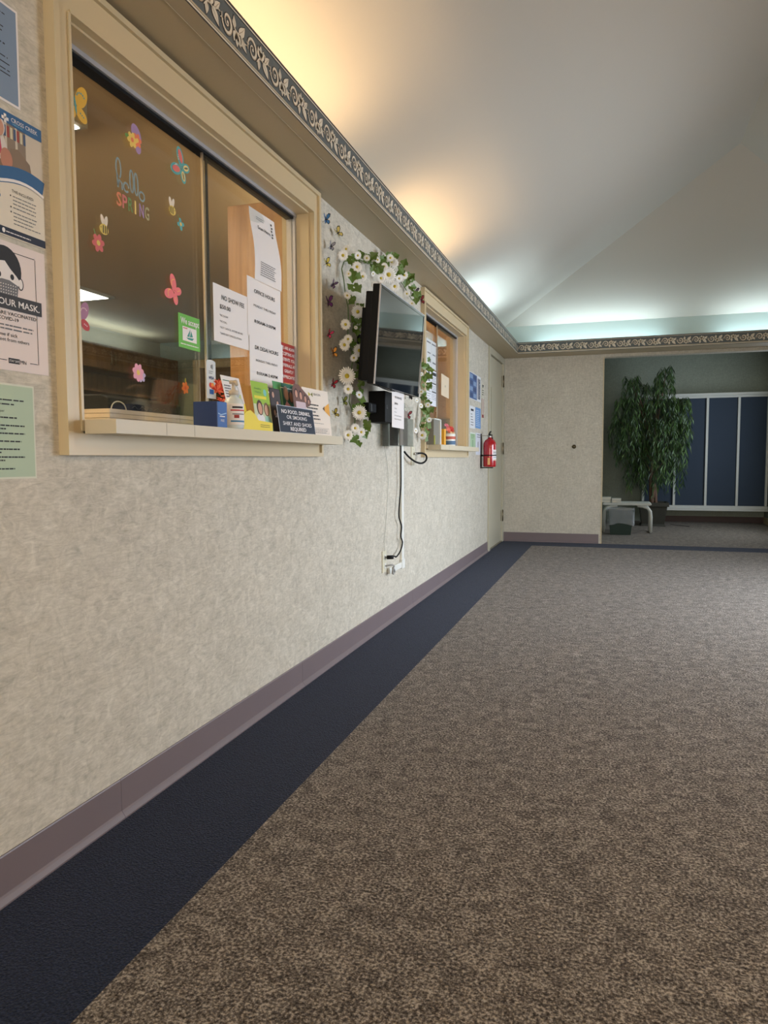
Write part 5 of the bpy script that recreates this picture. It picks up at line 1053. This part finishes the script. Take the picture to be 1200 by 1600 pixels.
for k in range(3):
    ph = k*2.09; mb.tube([(0.035*math.cos(ph+z*3.2)*(1.1-z*0.4), 0.035*math.sin(ph+z*3.2)*(1.1-z*0.4), 0.28+z) for z in [i*0.08 for i in range(13)]], [0.024-0.0008*i for i in range(13)], BARK, 8)
mb.build('trunk', pf)
# crown: drooping twigs from branch tips (dx, z, spread, droop length, number of twigs)
CR = [(-0.28, 2.02, 0.10, 0.42, 12), (-0.12, 1.92, 0.10, 0.40, 12), (0.05, 1.98, 0.08, 0.32, 10), (0.13, 2.12, 0.07, 0.42, 12), (-0.40, 1.72, 0.12, 0.50, 16), (-0.22, 1.66, 0.14, 0.55, 18),
      (0.04, 1.70, 0.14, 0.60, 20), (0.20, 1.74, 0.13, 0.60, 22), (0.33, 1.70, 0.09, 0.66, 24), (-0.46, 1.45, 0.09, 0.50, 16), (-0.30, 1.34, 0.14, 0.55, 18), (-0.08, 1.42, 0.16, 0.62, 22), (0.14, 1.44, 0.16, 0.64, 24),
      (0.30, 1.40, 0.11, 0.60, 22), (-0.04, 1.10, 0.18, 0.60, 18), (0.12, 1.10, 0.16, 0.66, 20), (-0.24, 1.06, 0.10, 0.62, 14), (0.28, 1.10, 0.10, 0.60, 14), (-0.30, 1.96, 0.05, 0.2, 4)]
rn = random.Random(11); fol = MB(); br = MB()
LG = [mat('fig_leaf_a', (56, 86, 40), 0.4), mat('fig_leaf_b', (78, 110, 52), 0.4), mat('fig_leaf_c', (34, 60, 32), 0.42)]
TWIG = mat('twig_green', (60, 74, 44), 0.6)
for (dx, z, sp, dl, nt_) in CR:
    dy0 = rn.uniform(-0.1, 0.08); tip = Vector((dx, dy0, z)); base = Vector((0.0, 0, min(1.22, max(0.7, z-0.5)))); mid = base.lerp(tip, 0.55)+Vector((dx*0.12, 0, 0.05))
    br.tube([base, mid, tip], [0.011, 0.008, 0.004], BARK, 6)
    for t in range(nt_):
        a = rn.uniform(0, 6.28); rr = sp*math.sqrt(rn.random()); s0 = tip+Vector((rr*math.cos(a), rr*math.sin(a)*1.5, rn.uniform(-0.05, 0.05)))
        out = Vector((math.cos(a)*0.8+dx*0.6, math.sin(a), 0)); out = out.normalized()*rn.uniform(0.03, 0.09)
        L_ = dl*rn.uniform(0.55, 1.05); pts = []; K = 7
        for k in range(K+1):
            u = k/K; pts.append(s0+out*(1-(1-u)**2)+Vector((0.015*math.sin(u*6+t), 0, 0.05*math.sin(math.pi*min(1, u*1.6))*(1-u)-L_*u**1.5)))
        for p in pts: p.z = max(p.z, 0.36+rn.random()*0.22); p.y = min(p.y, 0.40)
        br.tube([tip]+pts, 0.0016, TWIG, 4, cap=False)
        nl = int(L_*46)+5
        for q in range(nl):
            u = (q+0.5)/nl*K; i = min(K-1, int(u)); p = pts[i].lerp(pts[i+1], u-i); ll = rn.uniform(0.065, 0.125); wd = ll*0.085
            sd = rn.uniform(0, 6.28); d0 = Vector((math.cos(sd)*0.5, math.sin(sd)*0.5, -0.85)).normalized(); d1 = (d0+Vector((0, 0, -0.7))).normalized()
            sdv = Vector((-math.sin(sd+1.2), math.cos(sd+1.2), 0.1)).normalized()*wd
            m1 = p+d0*ll*0.5; e = m1+d1*ll*0.5
            if e.y > 0.43: continue
            fol.add([p, m1+sdv, e, m1-sdv], [(0, 1, 2, 3)], LG[rn.randrange(3)])
br.build('branches', pf); fol.build('foliage', pf, fix=False)
cable('floor_wire', 'thin dark wire lying on the carpet beside the plant pot', [(1.96, 10.9, 0.006), (2.02, 10.75, 0.006), (2.1, 10.66, 0.006), (2.18, 10.6, 0.006)], 0.003)
